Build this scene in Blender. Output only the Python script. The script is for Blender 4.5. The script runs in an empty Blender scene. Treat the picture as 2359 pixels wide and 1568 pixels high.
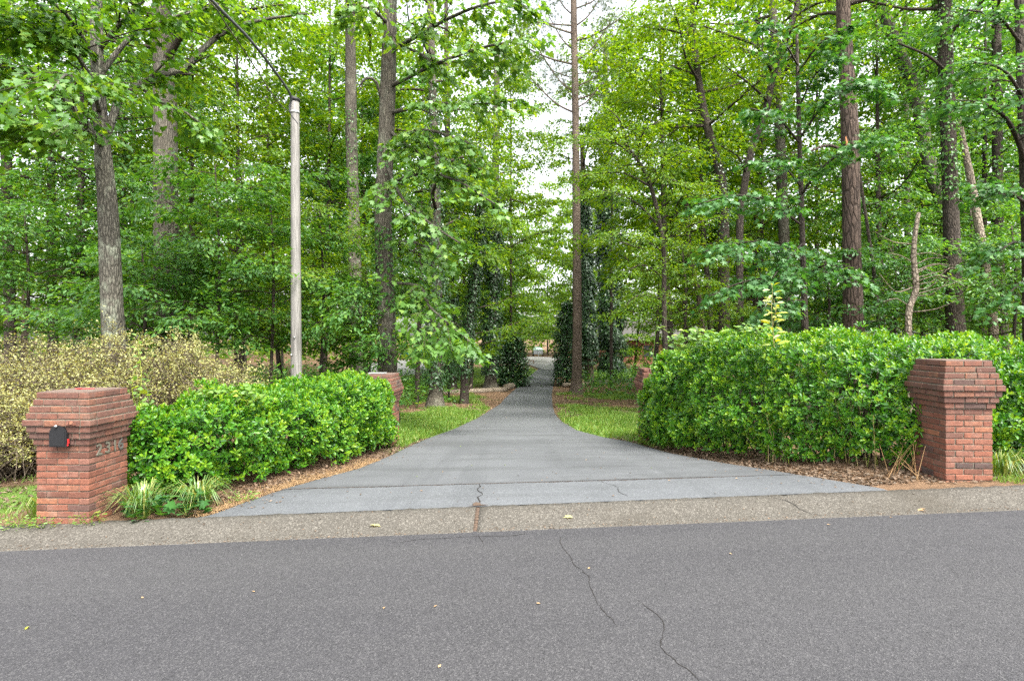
import bpy, math, random
import numpy as np
from mathutils import Vector, noise as mnoise

S = bpy.context.scene
COL = S.collection
R = math.radians

# ------------------------------------------------------------------ camera, sky, sun, exposure
EYE = 1.85                                   # eye height above the gutter in front of the camera
F, CX, HY = 1276.0, 1180.0, 775.0            # focal length, centre and horizon on a 2359 px wide sheet
cd = bpy.data.cameras.new('camera'); cam = bpy.data.objects.new('camera', cd); COL.objects.link(cam)
cam.location = (0, 0, EYE); cam.rotation_euler = (R(90), 0, 0)
cd.sensor_width = 36; cd.lens = 36 * F / 2359; cd.shift_y = -9 / 2359
cd.clip_start = 0.05; cd.clip_end = 2000
S.camera = cam

SUN_EL, SUN_AZ = R(56), R(148)               # azimuth clockwise from +Y: from the right and a little behind
W = bpy.data.worlds.new('World'); S.world = W; W.use_nodes = True
wn = W.node_tree; wn.nodes.clear()
sky = wn.nodes.new('ShaderNodeTexSky'); sky.sky_type = 'NISHITA'; sky.sun_disc = False
sky.sun_elevation = SUN_EL; sky.sun_rotation = SUN_AZ; sky.air_density = 1.0; sky.dust_density = 4.0; sky.ozone_density = 1.0
hs = wn.nodes.new('ShaderNodeHueSaturation'); hs.inputs['Saturation'].default_value = 0.22
bg = wn.nodes.new('ShaderNodeBackground'); bg.inputs['Strength'].default_value = 0.15
wo = wn.nodes.new('ShaderNodeOutputWorld')
wn.links.new(sky.outputs[0], hs.inputs['Color']); wn.links.new(hs.outputs[0], bg.inputs['Color']); wn.links.new(bg.outputs[0], wo.inputs['Surface'])

sl = bpy.data.lights.new('sun', 'SUN'); sl.energy = 1.25; sl.angle = R(14); sl.color = (1, .96, .88)
so = bpy.data.objects.new('sun', sl); COL.objects.link(so)
sd = Vector((math.sin(SUN_AZ) * math.cos(SUN_EL), math.cos(SUN_AZ) * math.cos(SUN_EL), math.sin(SUN_EL)))
so.rotation_euler = sd.to_track_quat('Z', 'Y').to_euler(); so.location = (12, -8, 30)

S.view_settings.view_transform = 'Standard'; S.view_settings.look = 'None'
S.view_settings.exposure = 2.3; S.view_settings.gamma = 1; S.view_settings.use_curve_mapping = False
S.render.engine = 'CYCLES'
cy = S.cycles
cy.max_bounces = 8; cy.diffuse_bounces = 4; cy.glossy_bounces = 2; cy.transmission_bounces = 5; cy.transparent_max_bounces = 4
cy.caustics_reflective = False; cy.caustics_refractive = False
cy.use_denoising = False

rng = np.random.default_rng(7)
random.seed(7)

# ------------------------------------------------------------------ node material helpers
def nt(name):
    m = bpy.data.materials.new(name); m.use_nodes = True; t = m.node_tree; t.nodes.clear()
    o = t.nodes.new('ShaderNodeOutputMaterial'); return m, t, o
def N(t, typ, **kw):
    n = t.nodes.new('ShaderNode' + typ)
    for k, v in kw.items():
        if k in n.inputs.keys(): n.inputs[k].default_value = v
        else: setattr(n, k, v)
    return n
def L(t, a, b): t.links.new(a, b)
def ramp(t, fac, stops):
    n = t.nodes.new('ShaderNodeValToRGB'); cr = n.color_ramp
    while len(cr.elements) < len(stops): cr.elements.new(.5)
    for e, (p, c) in zip(cr.elements, stops):
        e.position = p; e.color = (c[0], c[1], c[2], 1) if not np.isscalar(c) else (c, c, c, 1)
    L(t, fac, n.inputs[0]); return n.outputs[0]
def noise(t, vec, scale, detail=3, rough=.55, dist=0):
    n = N(t, 'TexNoise'); n.inputs['Scale'].default_value = scale; n.inputs['Detail'].default_value = detail
    n.inputs['Roughness'].default_value = rough; n.inputs['Distortion'].default_value = dist
    if vec is not None: L(t, vec, n.inputs['Vector'])
    return n.outputs['Fac']
def voro(t, vec, scale, feature='F1', out='Distance'):
    n = t.nodes.new('ShaderNodeTexVoronoi'); n.feature = feature; n.inputs['Scale'].default_value = scale
    if vec is not None: L(t, vec, n.inputs['Vector'])
    return n.outputs[out]
def mixc(t, fac, a, b, mode='MIX'):
    n = t.nodes.new('ShaderNodeMix'); n.data_type = 'RGBA'; n.blend_type = mode
    for i, v in ((0, fac), (6, a), (7, b)):
        if isinstance(v, bpy.types.NodeSocket): L(t, v, n.inputs[i])
        elif i == 0: n.inputs[0].default_value = v
        else: n.inputs[i].default_value = (v[0], v[1], v[2], 1)
    return n.outputs[2]
def mth(t, op, a, b=None):
    n = t.nodes.new('ShaderNodeMath'); n.operation = op
    for i, v in ((0, a), (1, b)):
        if v is None: continue
        if isinstance(v, bpy.types.NodeSocket): L(t, v, n.inputs[i])
        else: n.inputs[i].default_value = v
    return n.outputs[0]
def coords(t, scale=(1, 1, 1), world=False):
    if world: src = t.nodes.new('ShaderNodeNewGeometry').outputs['Position']
    else: src = t.nodes.new('ShaderNodeTexCoord').outputs['Object']
    mp = t.nodes.new('ShaderNodeMapping'); mp.inputs['Scale'].default_value = scale
    L(t, src, mp.inputs['Vector']); return mp.outputs[0]
def pbr(t, o, col, rough=.8, bump=None, bstr=.4, bdist=.02, metal=0, spec=.4):
    p = t.nodes.new('ShaderNodeBsdfPrincipled')
    if isinstance(col, bpy.types.NodeSocket): L(t, col, p.inputs['Base Color'])
    else: p.inputs['Base Color'].default_value = (*col, 1)
    if isinstance(rough, bpy.types.NodeSocket): L(t, rough, p.inputs['Roughness'])
    else: p.inputs['Roughness'].default_value = rough
    p.inputs['Metallic'].default_value = metal; p.inputs['Specular IOR Level'].default_value = spec
    if bump is not None:
        b = t.nodes.new('ShaderNodeBump'); b.inputs['Strength'].default_value = bstr; b.inputs['Distance'].default_value = bdist
        L(t, bump, b.inputs['Height']); L(t, b.outputs[0], p.inputs['Normal'])
    L(t, p.outputs[0], o.inputs['Surface']); return p

M = {}
def plain(name, col, rough=.7, metal=0, var=.25, scale=30, bump=.2):
    m, t, o = nt(name); v = coords(t)
    n = noise(t, v, scale, 4)
    c = mixc(t, n, [x * (1 - var) for x in col], [min(1, x * (1 + var)) for x in col])
    pbr(t, o, c, rough, n, bump, .01, metal); M[name] = m

def leafmat(name, stops, gloss=.08, grough=.35, trans=.42, tcol=1.5):
    """thin leaf: diffuse + translucent + a waxy sheen, hue varies leaf by leaf through the 'tint' attribute"""
    m, t, o = nt(name)
    a = t.nodes.new('ShaderNodeAttribute'); a.attribute_name = 'tint'
    c = ramp(t, a.outputs['Fac'], stops)
    d = t.nodes.new('ShaderNodeBsdfDiffuse'); L(t, c, d.inputs['Color'])
    tr = t.nodes.new('ShaderNodeBsdfTranslucent')
    warm = mixc(t, 1.0, c, (tcol * 1.2, tcol, tcol * .4), 'MULTIPLY'); L(t, warm, tr.inputs['Color'])
    mx = t.nodes.new('ShaderNodeMixShader'); mx.inputs[0].default_value = trans
    L(t, d.outputs[0], mx.inputs[1]); L(t, tr.outputs[0], mx.inputs[2])
    g = t.nodes.new('ShaderNodeBsdfGlossy'); g.inputs['Roughness'].default_value = grough
    g.inputs['Color'].default_value = (.9, 1, .9, 1)
    fr = t.nodes.new('ShaderNodeLayerWeight'); fr.inputs[0].default_value = .25
    gf = mth(t, 'MULTIPLY', mth(t, 'ADD', fr.outputs['Fresnel'], .25), gloss * 2)
    m2 = t.nodes.new('ShaderNodeMixShader'); L(t, gf, m2.inputs[0]); L(t, mx.outputs[0], m2.inputs[1]); L(t, g.outputs[0], m2.inputs[2])
    L(t, m2.outputs[0], o.inputs['Surface']); M[name] = m

leafmat('leaf_maple', [(0, (.040, .120, .012)), (.5, (.080, .195, .016)), (1, (.19, .31, .024))], 0.03, 0.45, 0.5)
leafmat('leaf_tulip', [(0, (.048, .135, .018)), (.5, (.095, .215, .024)), (1, (.21, .33, .034))], 0.035, 0.45, 0.5)
leafmat('leaf_gum', [(0, (.026, .105, .022)), (.5, (.045, .15, .025)), (1, (.10, .235, .034))], 0.03, 0.5, 0.44)
leafmat('leaf_fine', [(0, (.055, .145, .006)), (.5, (.105, .215, .008)), (1, (.22, .31, .013))], .02, .5, .56)
leafmat('leaf_under', [(0, (.035, .125, .020)), (.5, (.070, .195, .026)), (1, (.17, .31, .034))], .028, .5, .52)
leafmat('leaf_back', [(0, (.05, .135, .011)), (.5, (.10, .205, .014)), (1, (.22, .32, .022))], .015, .5, .56)
leafmat('leaf_ivy', [(0, (.014, .045, .012)), (.6, (.024, .068, .017)), (1, (.05, .11, .02))], 0.06, .35, .25)
leafmat('leaf_holly', [(0, (.015, .045, .015)), (.6, (.025, .07, .02)), (1, (.05, .11, .03))], 0.07, .3, .2)
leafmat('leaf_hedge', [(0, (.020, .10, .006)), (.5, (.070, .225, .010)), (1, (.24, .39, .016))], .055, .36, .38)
leafmat('leaf_pine', [(0, (.05, .09, .03)), (1, (.09, .13, .045))], .05, .5, .3)
leafmat('leaf_yellow', [(0, (.16, .18, .05)), (.4, (.30, .30, .10)), (.75, (.41, .39, .16)), (1, (.50, .47, .24))], .04, .5, .3)
leafmat('leaf_vine', [(0, (.10, .21, .03)), (.6, (.16, .29, .04)), (1, (.32, .38, .04))], 0.05, .4, .45)
leafmat('leaf_bright', [(0, (.25, .33, .02)), (.6, (.42, .45, .02)), (1, (.5, .48, .03))], .06, .45, .45, 1.2)
leafmat('grass', [(0, (.08, .18, .02)), (.6, (.16, .27, .035)), (1, (.36, .36, .11))], .04, .5, .4)
leafmat('liriope', [(0, (.06, .14, .02)), (.6, (.13, .23, .04)), (1, (.42, .42, .13))], .12, .35, .35)
leafmat('litter', [(0, (.065, .038, .024)), (.5, (.13, .077, .047)), (1, (.25, .17, .115))], .03, .6, .15, 1.0)
leafmat('straw', [(0, (.20, .11, .05)), (1, (.42, .27, .13))], .03, .6, .15, 1.0)
leafmat('dry_stem', [(0, (.22, .19, .06)), (1, (.38, .30, .14))], .04, .6, .1, 1.0)

def bark(name, dark, light, sc=(9, 9, 2.2), lichen=0, ridge=1.0, plates=False):
    m, t, o = nt(name); v = coords(t, sc)
    n1 = noise(t, v, 2.2, 6, .62, .6)
    vor = voro(t, v, 1.6 if plates else 2.6, 'DISTANCE_TO_EDGE')
    edge = ramp(t, vor, [(0, 0.0), (.16 if plates else .25, 1.0)])
    hgt = mth(t, 'MULTIPLY', edge, n1)
    c = ramp(t, n1, [(.3, dark), (.7, light)])
    c = mixc(t, edge, [x * .45 for x in dark], c)
    if lichen:
        v2 = coords(t, (1, 1, .7)); l = ramp(t, noise(t, v2, 3.2, 5, .65), [(.52, 0.0), (.66, lichen)])
        c = mixc(t, l, c, (.27, .30, .22))
    big = noise(t, coords(t, (1, 1, .4)), 1.7, 2)
    c = mixc(t, ramp(t, big, [(.35, .0), (.75, .35)]), c, [x * 1.5 for x in light])
    pbr(t, o, c, .9, hgt, .9 * ridge, .05, 0, .2); M[name] = m
bark('bark_grey', (.062, .057, .044), (.165, .152, .12), lichen=.75)
bark('bark_dark', (.035, .028, .022), (.105, .085, .068))
bark('bark_brown', (.042, .031, .025), (.115, .083, .064), (7, 7, 1.6), plates=True, ridge=1.3)
bark('bark_pine', (.075, .056, .042), (.19, .145, .112), (9, 9, 4), plates=True)
bark('bark_pale', (.17, .135, .10), (.36, .30, .23), (5, 5, 3))
bark('bark_tulip', (.058, .052, .040), (.165, .145, .112), (10, 10, 1.3), lichen=.3)
bark('twig', (.06, .045, .035), (.15, .12, .09), (20, 20, 20))
bark('twig_shrub', (.13, .10, .07), (.30, .24, .17), (20, 20, 20))
bark('pole_wood', (.19, .18, .165), (.29, .275, .255), (30, 30, .5), ridge=.2)

def asphalt():
    m, t, o = nt('asphalt'); v = coords(t, world=True)
    big = noise(t, v, .5, 3); mid = noise(t, v, 5, 4); lane = noise(t, coords(t, (.06, .8, 1), world=True), 1.0, 4, .6); blot = noise(t, v, 1.7, 5, .7)
    c = mixc(t, mid, (.0285, .028, .0305), (.041, .040, .0435))
    c = mixc(t, ramp(t, big, [(.38, 0.0), (.68, .5)]), c, (.031, .030, .032))
    c = mixc(t, ramp(t, lane, [(.42, 0.0), (.62, .6)]), c, (.049, .048, .049))
    c = mixc(t, ramp(t, blot, [(.60, 0.0), (.78, .55)]), c, (.024, .023, .024))
    cells = voro(t, v, 125, 'F1', 'Color')
    sep = t.nodes.new('ShaderNodeSeparateColor'); L(t, cells, sep.inputs[0])
    c = mixc(t, ramp(t, sep.outputs[0], [(.05, .65), (.3, 0.0)]), c, (.014, .014, .015))
    c = mixc(t, ramp(t, sep.outputs[1], [(.72, 0.0), (.94, .7)]), c, (.088, .086, .087))
    fine = voro(t, v, 330, 'F1', 'Color'); sf = t.nodes.new('ShaderNodeSeparateColor'); L(t, fine, sf.inputs[0])
    c = mixc(t, ramp(t, sf.outputs[0], [(.8, 0.0), (.97, .4)]), c, (.11, .108, .108))
    d = voro(t, v, 125); pbr(t, o, c, .85, d, .7, .005, 0, .3); M['asphalt'] = m
asphalt()

def drive_mat(name, c0, c1, stain, spk):
    m, t, o = nt(name); v = coords(t, world=True)
    big = noise(t, v, .35, 4, .6); mid = noise(t, v, 1.6, 5, .62); v2 = coords(t, (.35, 2.2, 1), world=True)
    band = noise(t, v2, .9, 5, .65)
    c = mixc(t, mid, c0, c1)
    c = mixc(t, ramp(t, big, [(.42, 0.0), (.62, .55)]), c, [x * .74 for x in c0])
    c = mixc(t, ramp(t, band, [(.48, 0.0), (.66, stain)]), c, (.045, .047, .047))
    c = mixc(t, ramp(t, noise(t, v, 4.5, 5, .7), [(.56, 0.0), (.75, .35)]), c, [x * 1.35 for x in c1])
    trk = noise(t, coords(t, (1.6, .07, 1), world=True), 1.0, 4, .6)
    c = mixc(t, ramp(t, trk, [(.5, 0.0), (.66, .45)]), c, [x * .68 for x in c0])
    if name == 'driveway':                       # silt and damp left in the bottom of the dip
        sx = t.nodes.new('ShaderNodeSeparateXYZ'); L(t, v, sx.inputs[0])
        wob = mth(t, 'ADD', sx.outputs[1], mth(t, 'MULTIPLY', noise(t, v, .7, 3), 3.0))
        d = mth(t, 'ABSOLUTE', mth(t, 'SUBTRACT', wob, 49.0))
        c = mixc(t, ramp(t, mth(t, 'DIVIDE', d, 6.0), [(.12, .8), (.5, 0.0)]), c, (.022, .023, .024))
    cells = voro(t, v, 95, 'F1', 'Color'); sp = t.nodes.new('ShaderNodeSeparateColor'); L(t, cells, sp.inputs[0])
    c = mixc(t, ramp(t, sp.outputs[0], [(.82, 0.0), (.97, spk)]), c, (.20, .21, .22))
    c = mixc(t, ramp(t, sp.outputs[1], [(.04, spk), (.2, 0.0)]), c, [x * .6 for x in c0])
    f = noise(t, v, 120, 3)
    pbr(t, o, c, .8, f, .2, .004, 0, .35); M[name] = m
drive_mat('driveway', (.078, .082, .086), (.104, .108, .113), .5, .10)
drive_mat('apron', (.080, .085, .090), (.106, .111, .117), .4, .4)
drive_mat('court', (.13, .128, .12), (.18, .176, .168), .1, .2)

def kerb_mat():
    m, t, o = nt('kerb'); v = coords(t, world=True)
    c = mixc(t, noise(t, v, 3, 5, .65), (.056, .051, .043), (.094, .086, .073))
    cells = voro(t, v, 85, 'F1', 'Color'); sp = t.nodes.new('ShaderNodeSeparateColor'); L(t, cells, sp.inputs[0])
    c = mixc(t, ramp(t, sp.outputs[0], [(.68, 0.0), (.93, .65)]), c, (.17, .158, .135))
    c = mixc(t, ramp(t, sp.outputs[1], [(.05, .7), (.28, 0.0)]), c, (.034, .03, .024))
    c = mixc(t, ramp(t, noise(t, v, .8, 4), [(.5, 0.0), (.7, .6)]), c, (.052, .045, .034))
    pbr(t, o, c, .9, voro(t, v, 85), .8, .006, 0, .2); M['kerb'] = m
kerb_mat()

def ground_mat():
    m, t, o = nt('ground'); v = coords(t, world=True)
    a = t.nodes.new('ShaderNodeAttribute'); a.attribute_name = 'grassy'
    nz = noise(t, v, 1.1, 5, .65); fine = noise(t, v, 28, 4, .7)
    lit = mixc(t, fine, (.07, .042, .026), (.25, .16, .095))
    lit = mixc(t, ramp(t, noise(t, v, 9, 4), [(.45, 0.0), (.7, .7)]), lit, (.085, .055, .035))
    gr = mixc(t, fine, (.05, .10, .018), (.13, .20, .04))
    g = ramp(t, mth(t, 'ADD', mth(t, 'MULTIPLY', nz, .9), mth(t, 'SUBTRACT', a.outputs['Fac'], .5)), [(.40, 0.0), (.52, 1.0)])
    pbr(t, o, mixc(t, g, lit, gr), .95, fine, .8, .04, 0, .1); M['ground'] = m
ground_mat()

def brick_mat(nm, wear):
    m, t, o = nt(nm); oi = t.nodes.new('ShaderNodeObjectInfo'); v = coords(t)
    r = oi.outputs['Random']
    c = ramp(t, r, [(0, (.10, .048, .034)), (.2, (.175, .068, .044)), (.5, (.225, .088, .054)), (.72, (.20, .095, .068)), (.9, (.28, .115, .060)), (.96, (.11, .058, .046)), (1, (.06, .047, .043))])
    off = t.nodes.new('ShaderNodeVectorMath'); off.operation = 'ADD'; L(t, v, off.inputs[0])
    cb = t.nodes.new('ShaderNodeCombineXYZ'); k = mth(t, 'MULTIPLY', r, 37.0)
    for i in range(3): L(t, k, cb.inputs[i])
    L(t, cb.outputs[0], off.inputs[1]); v = off.outputs[0]
    n = noise(t, v, 22, 5, .7); c = mixc(t, ramp(t, n, [(.35, .55), (.6, 0.0)]), c, (.085, .04, .03))
    st = noise(t, coords(t, (1, 1, 1), True), 4.5, 4, .65)
    c = mixc(t, ramp(t, st, [(.54, 0.0), (.74, .5)]), c, (.20, .15, .12))
    if wear: c = mixc(t, ramp(t, noise(t, coords(t, (1, 1, 1), True), 7, 5, .7), [(.3, .75), (.62, .2)]), c, (.075, .050, .042))
    sp = noise(t, v, 70, 3, .6); c = mixc(t, ramp(t, sp, [(.66, 0.0), (.75, .5)]), c, (.30, .26, .22))
    pbr(t, o, c, .88, mth(t, 'ADD', n, mth(t, 'MULTIPLY', noise(t, v, 90, 4), .5)), .8, .008, 0, .25); M[nm] = m
brick_mat('brick', 0); brick_mat('brick_weathered', 1)
def mortar_mat():
    m, t, o = nt('mortar'); v = coords(t)
    c = mixc(t, noise(t, v, 14, 5, .7), (.09, .078, .058), (.20, .175, .135))
    pbr(t, o, c, .95, noise(t, v, 120, 4), .7, .005, 0, .15); M['mortar'] = m
mortar_mat()
plain('cap_cement', (.115, .078, .06), .9, var=.4, scale=14)
plain('black_metal', (.010, .010, .011), .55, 0, .5, 60)
plain('chrome', (.5, .5, .5), .35, 1)
plain('red_plastic', (.55, .03, .03), .5, var=.2)
plain('bronze', (.21, .19, .155), .5, .5, .4, 60)
plain('dark_bronze', (.13, .125, .115), .5, .4, .4, 60)
plain('rubber', (.02, .02, .02), .6)
plain('cable', (.085, .085, .095), .55)
plain('cable_thin', (.10, .085, .065), .6)
plain('tin', (.45, .45, .44), .4, .6)
plain('crack_dirt', (.014, .012, .010), .95, var=.5, scale=60)
plain('soil_fill', (.075, .05, .034), .95, var=.5, scale=40)
plain('wood_brown', (.14, .075, .04), .8)
plain('green_tarp', (.30, .45, .36), .6)
plain('grey_panel', (.16, .17, .18), .5)
plain('teal_paint', (.02, .16, .17), .35)
plain('window_glass', (.03, .035, .04), .1)
plain('white_paint', (.7, .7, .68), .6)
plain('roof_shingle', (.07, .065, .06), .9)
plain('house_brick', (.17, .07, .046), .9, var=.5, scale=18)

# ------------------------------------------------------------------ mesh helpers
class MB:
    """collects vertices and faces for one mesh"""
    def __init__(s): s.v = []; s.f = []; s.n = 0; s.smooth = True; s.tint = []
    def add(s, v, f, tint=None):
        v = np.asarray(v, float).reshape(-1, 3); s.v.append(v)
        s.f.extend([tuple(int(i) + s.n for i in q) for q in f]); s.n += len(v)
        s.tint.append(np.full(len(v), rng.random() if tint is None else tint)); return s
    def box(s, c, d, rz=0):
        x, y, z = [k / 2 for k in d]; p = np.array([[i, j, k] for k in (-z, z) for j in (-y, y) for i in (-x, x)])
        cr, sr = math.cos(rz), math.sin(rz); p = p @ np.array([[cr, sr, 0], [-sr, cr, 0], [0, 0, 1]])
        return s.add(p + np.array(c), [(0, 2, 3, 1), (4, 5, 7, 6), (0, 1, 5, 4), (2, 6, 7, 3), (0, 4, 6, 2), (1, 3, 7, 5)])
    def tube(s, pts, rad, sides=8, cap=True, rough=0, seed=0.):
        P = np.asarray(pts, float); n = len(P); rad = np.broadcast_to(np.asarray(rad, float), (n,))
        T = np.gradient(P, axis=0); T /= np.linalg.norm(T, axis=1)[:, None] + 1e-9
        ref = np.array([0, 1., 0]) if abs(T[:, 1]).mean() < .8 else np.array([1., 0, 0])
        U = np.cross(T, ref); U /= np.linalg.norm(U, axis=1)[:, None] + 1e-9; V = np.cross(T, U)
        a = np.linspace(0, 2 * math.pi, sides, endpoint=False)
        r = np.repeat(rad[:, None], sides, 1)
        if rough:
            z = np.arange(n)[:, None] * .9
            lob = np.sin(a[None] * 3 + seed + z * .13) * .5 + np.sin(a[None] * 7 + seed * 2 + z * .07) * .45 + np.sin(a[None] * 2 + z * .31 + seed) * .4
            r = r * (1 + rough * (lob + rng.normal(0, .5, r.shape)))
        v = P[:, None] + r[..., None] * (np.cos(a)[None, :, None] * U[:, None] + np.sin(a)[None, :, None] * V[:, None])
        i = np.arange(n - 1)[:, None] * sides; j = np.arange(sides)[None]; k = (j + 1) % sides
        f = np.stack([i + j, i + k, i + sides + k, i + sides + j], -1).reshape(-1, 4).tolist()
        if cap: f.append(list(range(sides))[::-1]); f.append([(n - 1) * sides + q for q in range(sides)])
        return s.add(v.reshape(-1, 3), f)
    def build(s, name, mat, parent=None, loc=None, smooth=None):
        me = bpy.data.meshes.new(name); V = np.concatenate(s.v)
        off = np.array(parent.location if parent is not None else (loc or (0, 0, 0)))
        if parent is not None and parent.rotation_euler.z: off = np.zeros(3)
        me.from_pydata((V - off).tolist(), [], s.f)
        if mat and mat.name in NEEDTINT: at_ = me.attributes.new('tint', 'FLOAT', 'POINT'); at_.data.foreach_set('value', np.concatenate(s.tint).astype(np.float32))
        return link(name, me, mat, parent, loc, s.smooth if smooth is None else smooth)
NEEDTINT = {k for k in M if k.startswith('leaf') or k in ('grass', 'liriope', 'litter', 'straw', 'dry_stem')}
def link(name, me, mat, parent=None, loc=None, smooth=False):
    if mat and not me.materials: me.materials.append(mat)
    if smooth and len(me.polygons): me.polygons.foreach_set('use_smooth', np.ones(len(me.polygons), bool))
    o = bpy.data.objects.new(name, me); COL.objects.link(o)
    if parent is not None: o.parent = parent
    elif loc is not None: o.location = loc
    return o
USED = {}
def tag(o, label=None, cat=None, group=None, kind=None):
    if label: o['label'] = label; USED[label] = USED.get(label, 0) + 1
    if cat: o['category'] = cat
    if group: o['group'] = group
    if kind: o['kind'] = kind
    return o
def root(name, loc, label, cat, group=None, rz=0):
    e = bpy.data.objects.new(name, None); COL.objects.link(e); e.location = loc; e.rotation_euler.z = rz
    e.empty_display_size = .2; return tag(e, label, cat, group)

def smooth_line(pts, step):
    """Catmull-Rom through the points; extra columns (radius) ride along"""
    P = np.asarray(pts, float); Q = np.vstack([2 * P[0] - P[1], P, 2 * P[-1] - P[-2]]); out = []
    for i in range(len(P) - 1):
        a, b, c, d = Q[i:i + 4]; n = max(2, int(np.linalg.norm((c - b)[:3]) / step))
        t = np.linspace(0, 1, n, endpoint=False)[:, None]
        out.append(.5 * (2 * b + (c - a) * t + (2 * a - 5 * b + 4 * c - d) * t ** 2 + (3 * b - a - 3 * c + d) * t ** 3))
    out.append(P[-1:]); return np.vstack(out)

# leaf templates: x along the leaf, y across, z up
def fan(outline, centre):
    v = [(centre[0], centre[1], .0)] + [(x, y, .06 * abs(y) - .16 * (x - .3) ** 2) for x, y in outline]
    n = len(outline); return np.array(v), [(0, i + 1, (i + 1) % n + 1) for i in range(n)]
def star_outline(k, r1, r0):
    pts = [(0, 0)]
    for i, a in enumerate(k):
        pts.append((.42 + math.cos(R(a)) * r1[i], math.sin(R(a)) * r1[i]))
        if i < len(k) - 1: b = (a + k[i + 1]) / 2; pts.append((.42 + math.cos(R(b)) * r0, math.sin(R(b)) * r0))
    return pts
LT = {
 'oval': (np.array([(0, 0, 0), (.3, .2, .05), (.68, .2, .05), (1, 0, -.08), (.68, -.2, .05), (.3, -.2, .05)]), [(0, 1, 2, 3), (0, 3, 4, 5)]),
 'obov': (np.array([(0, 0, 0), (.45, .17, .05), (.8, .2, .04), (1, 0, -.1), (.8, -.2, .04), (.45, -.17, .05)]), [(0, 1, 2, 3), (0, 3, 4, 5)]),
 'dia': (np.array([(0, 0, 0), (.45, .3, .06), (1, 0, -.06), (.45, -.3, .06)]), [(0, 1, 2, 3)]),
 'heart': (np.array([(0, 0, 0), (-.06, .28, .05), (.3, .42, .08), (.7, .24, .03), (1, 0, -.1), (.7, -.24, .03), (.3, -.42, .08), (-.06, -.28, .05)]), [(0, 1, 2, 3), (0, 3, 4), (0, 4, 5), (0, 5, 6, 7)]),
 'maple': fan([(0, 0), (-.03, .2), (.12, .48), (.33, .28), (.62, .44), (.62, .18), (1, 0), (.62, -.18), (.62, -.44), (.33, -.28), (.12, -.48), (-.03, -.2)], (.35, 0)),
 'star': fan(star_outline([118, 60, 0, -60, -118], [.5, .58, .62, .58, .5], .2), (.4, 0)),
 'blade': (np.array([(0, .03, 0), (.45, .035, .1), (1, 0, -.06), (.45, -.035, .1), (0, -.03, 0)]), [(0, 1, 3, 4), (1, 2, 3)]),
 'litter': (np.array([(0, 0, 0), (.35, .3, .12), (1, 0, .05), (.4, -.28, .1)]), [(0, 1, 2, 3)]),
}
def tuft():
    v, f = [], []
    for i in range(9):
        a = i * 2.4; el = .25 + .5 * (i % 3) / 2; d = np.array([math.cos(el), math.sin(el) * math.cos(a), math.sin(el) * math.sin(a)])
        s = np.cross(d, [.3, .5, .8]); s /= np.linalg.norm(s); k = len(v)
        v += [d * .0 + s * .022, d, -s * .022]; f.append((k, k + 1, k + 2))
    return np.array(v), f
LT['tuft'] = tuft()

TRIS = [0]
class LV:
    """a cloud of single leaves"""
    def __init__(s): s.p = []; s.a = []; s.n = []; s.s = []; s.t = []
    def add(s, p, a, n, size, tint=None):
        p = np.asarray(p, float).reshape(-1, 3); k = len(p); s.p.append(p)
        s.a.append(np.broadcast_to(np.asarray(a, float), (k, 3))); s.n.append(np.broadcast_to(np.asarray(n, float), (k, 3)))
        s.s.append(np.broadcast_to(np.asarray(size, float), (k,)))
        s.t.append(np.clip(rng.normal(.42, .24, k), 0, 1) if tint is None else np.clip(np.broadcast_to(np.asarray(tint, float), (k,)), 0, 1))
    def count(s): return sum(len(x) for x in s.p)
    def build(s, name, mat, tmpl, parent=None, cull=False, wid=1.0):
        p, a, n, sz, ti = [np.concatenate(x) for x in (s.p, s.a, s.n, s.s, s.t)]
        if cull:
            y = np.maximum(p[:, 1], .5); xd = CX + F * p[:, 0] / y; yd = HY - F * (p[:, 2] - EYE) / y
            k = (xd > -260) & (xd < 2620) & (yd > -260); p, a, n, sz, ti = p[k], a[k], n[k], sz[k], ti[k]
        a = a / (np.linalg.norm(a, axis=1)[:, None] + 1e-9); sd_ = np.cross(n, a); sd_ /= np.linalg.norm(sd_, axis=1)[:, None] + 1e-9
        nn = np.cross(a, sd_)
        tv, tf = LT[tmpl]; m = len(tv); k = len(p)
        v = p[:, None] + sz[:, None, None] * (tv[None, :, 0:1] * a[:, None] + wid * tv[None, :, 1:2] * sd_[:, None] + tv[None, :, 2:3] * nn[:, None])
        off = np.array(parent.location) if parent is not None else np.zeros(3)
        v = (v.reshape(-1, 3) - off).astype(np.float32)
        fl = np.concatenate([np.array(f) for f in tf]); ls = np.cumsum([0] + [len(f) for f in tf])[:-1]; nl = len(fl)
        me = bpy.data.meshes.new(name); me.vertices.add(len(v)); me.vertices.foreach_set('co', v.ravel())
        li = (fl[None] + (np.arange(k) * m)[:, None]).astype(np.int32).ravel(); me.loops.add(len(li)); me.loops.foreach_set('vertex_index', li)
        st = (ls[None] + (np.arange(k) * nl)[:, None]).astype(np.int32).ravel(); me.polygons.add(len(st)); me.polygons.foreach_set('loop_start', st)
        me.update(calc_edges=True)
        at_ = me.attributes.new('tint', 'FLOAT', 'POINT'); at_.data.foreach_set('value', np.repeat(ti, m).astype(np.float32))
        TRIS[0] += sum(len(f) - 2 for f in tf) * k
        o = link(name, me, mat, parent)
        if parent is not None and k > 12: o['kind'] = 'stuff'
        return o

def unit(v): v = np.asarray(v, float); return v / (np.linalg.norm(v, axis=-1, keepdims=True) + 1e-9)
def rdir(k): return unit(rng.normal(0, 1, (k, 3)))

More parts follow.
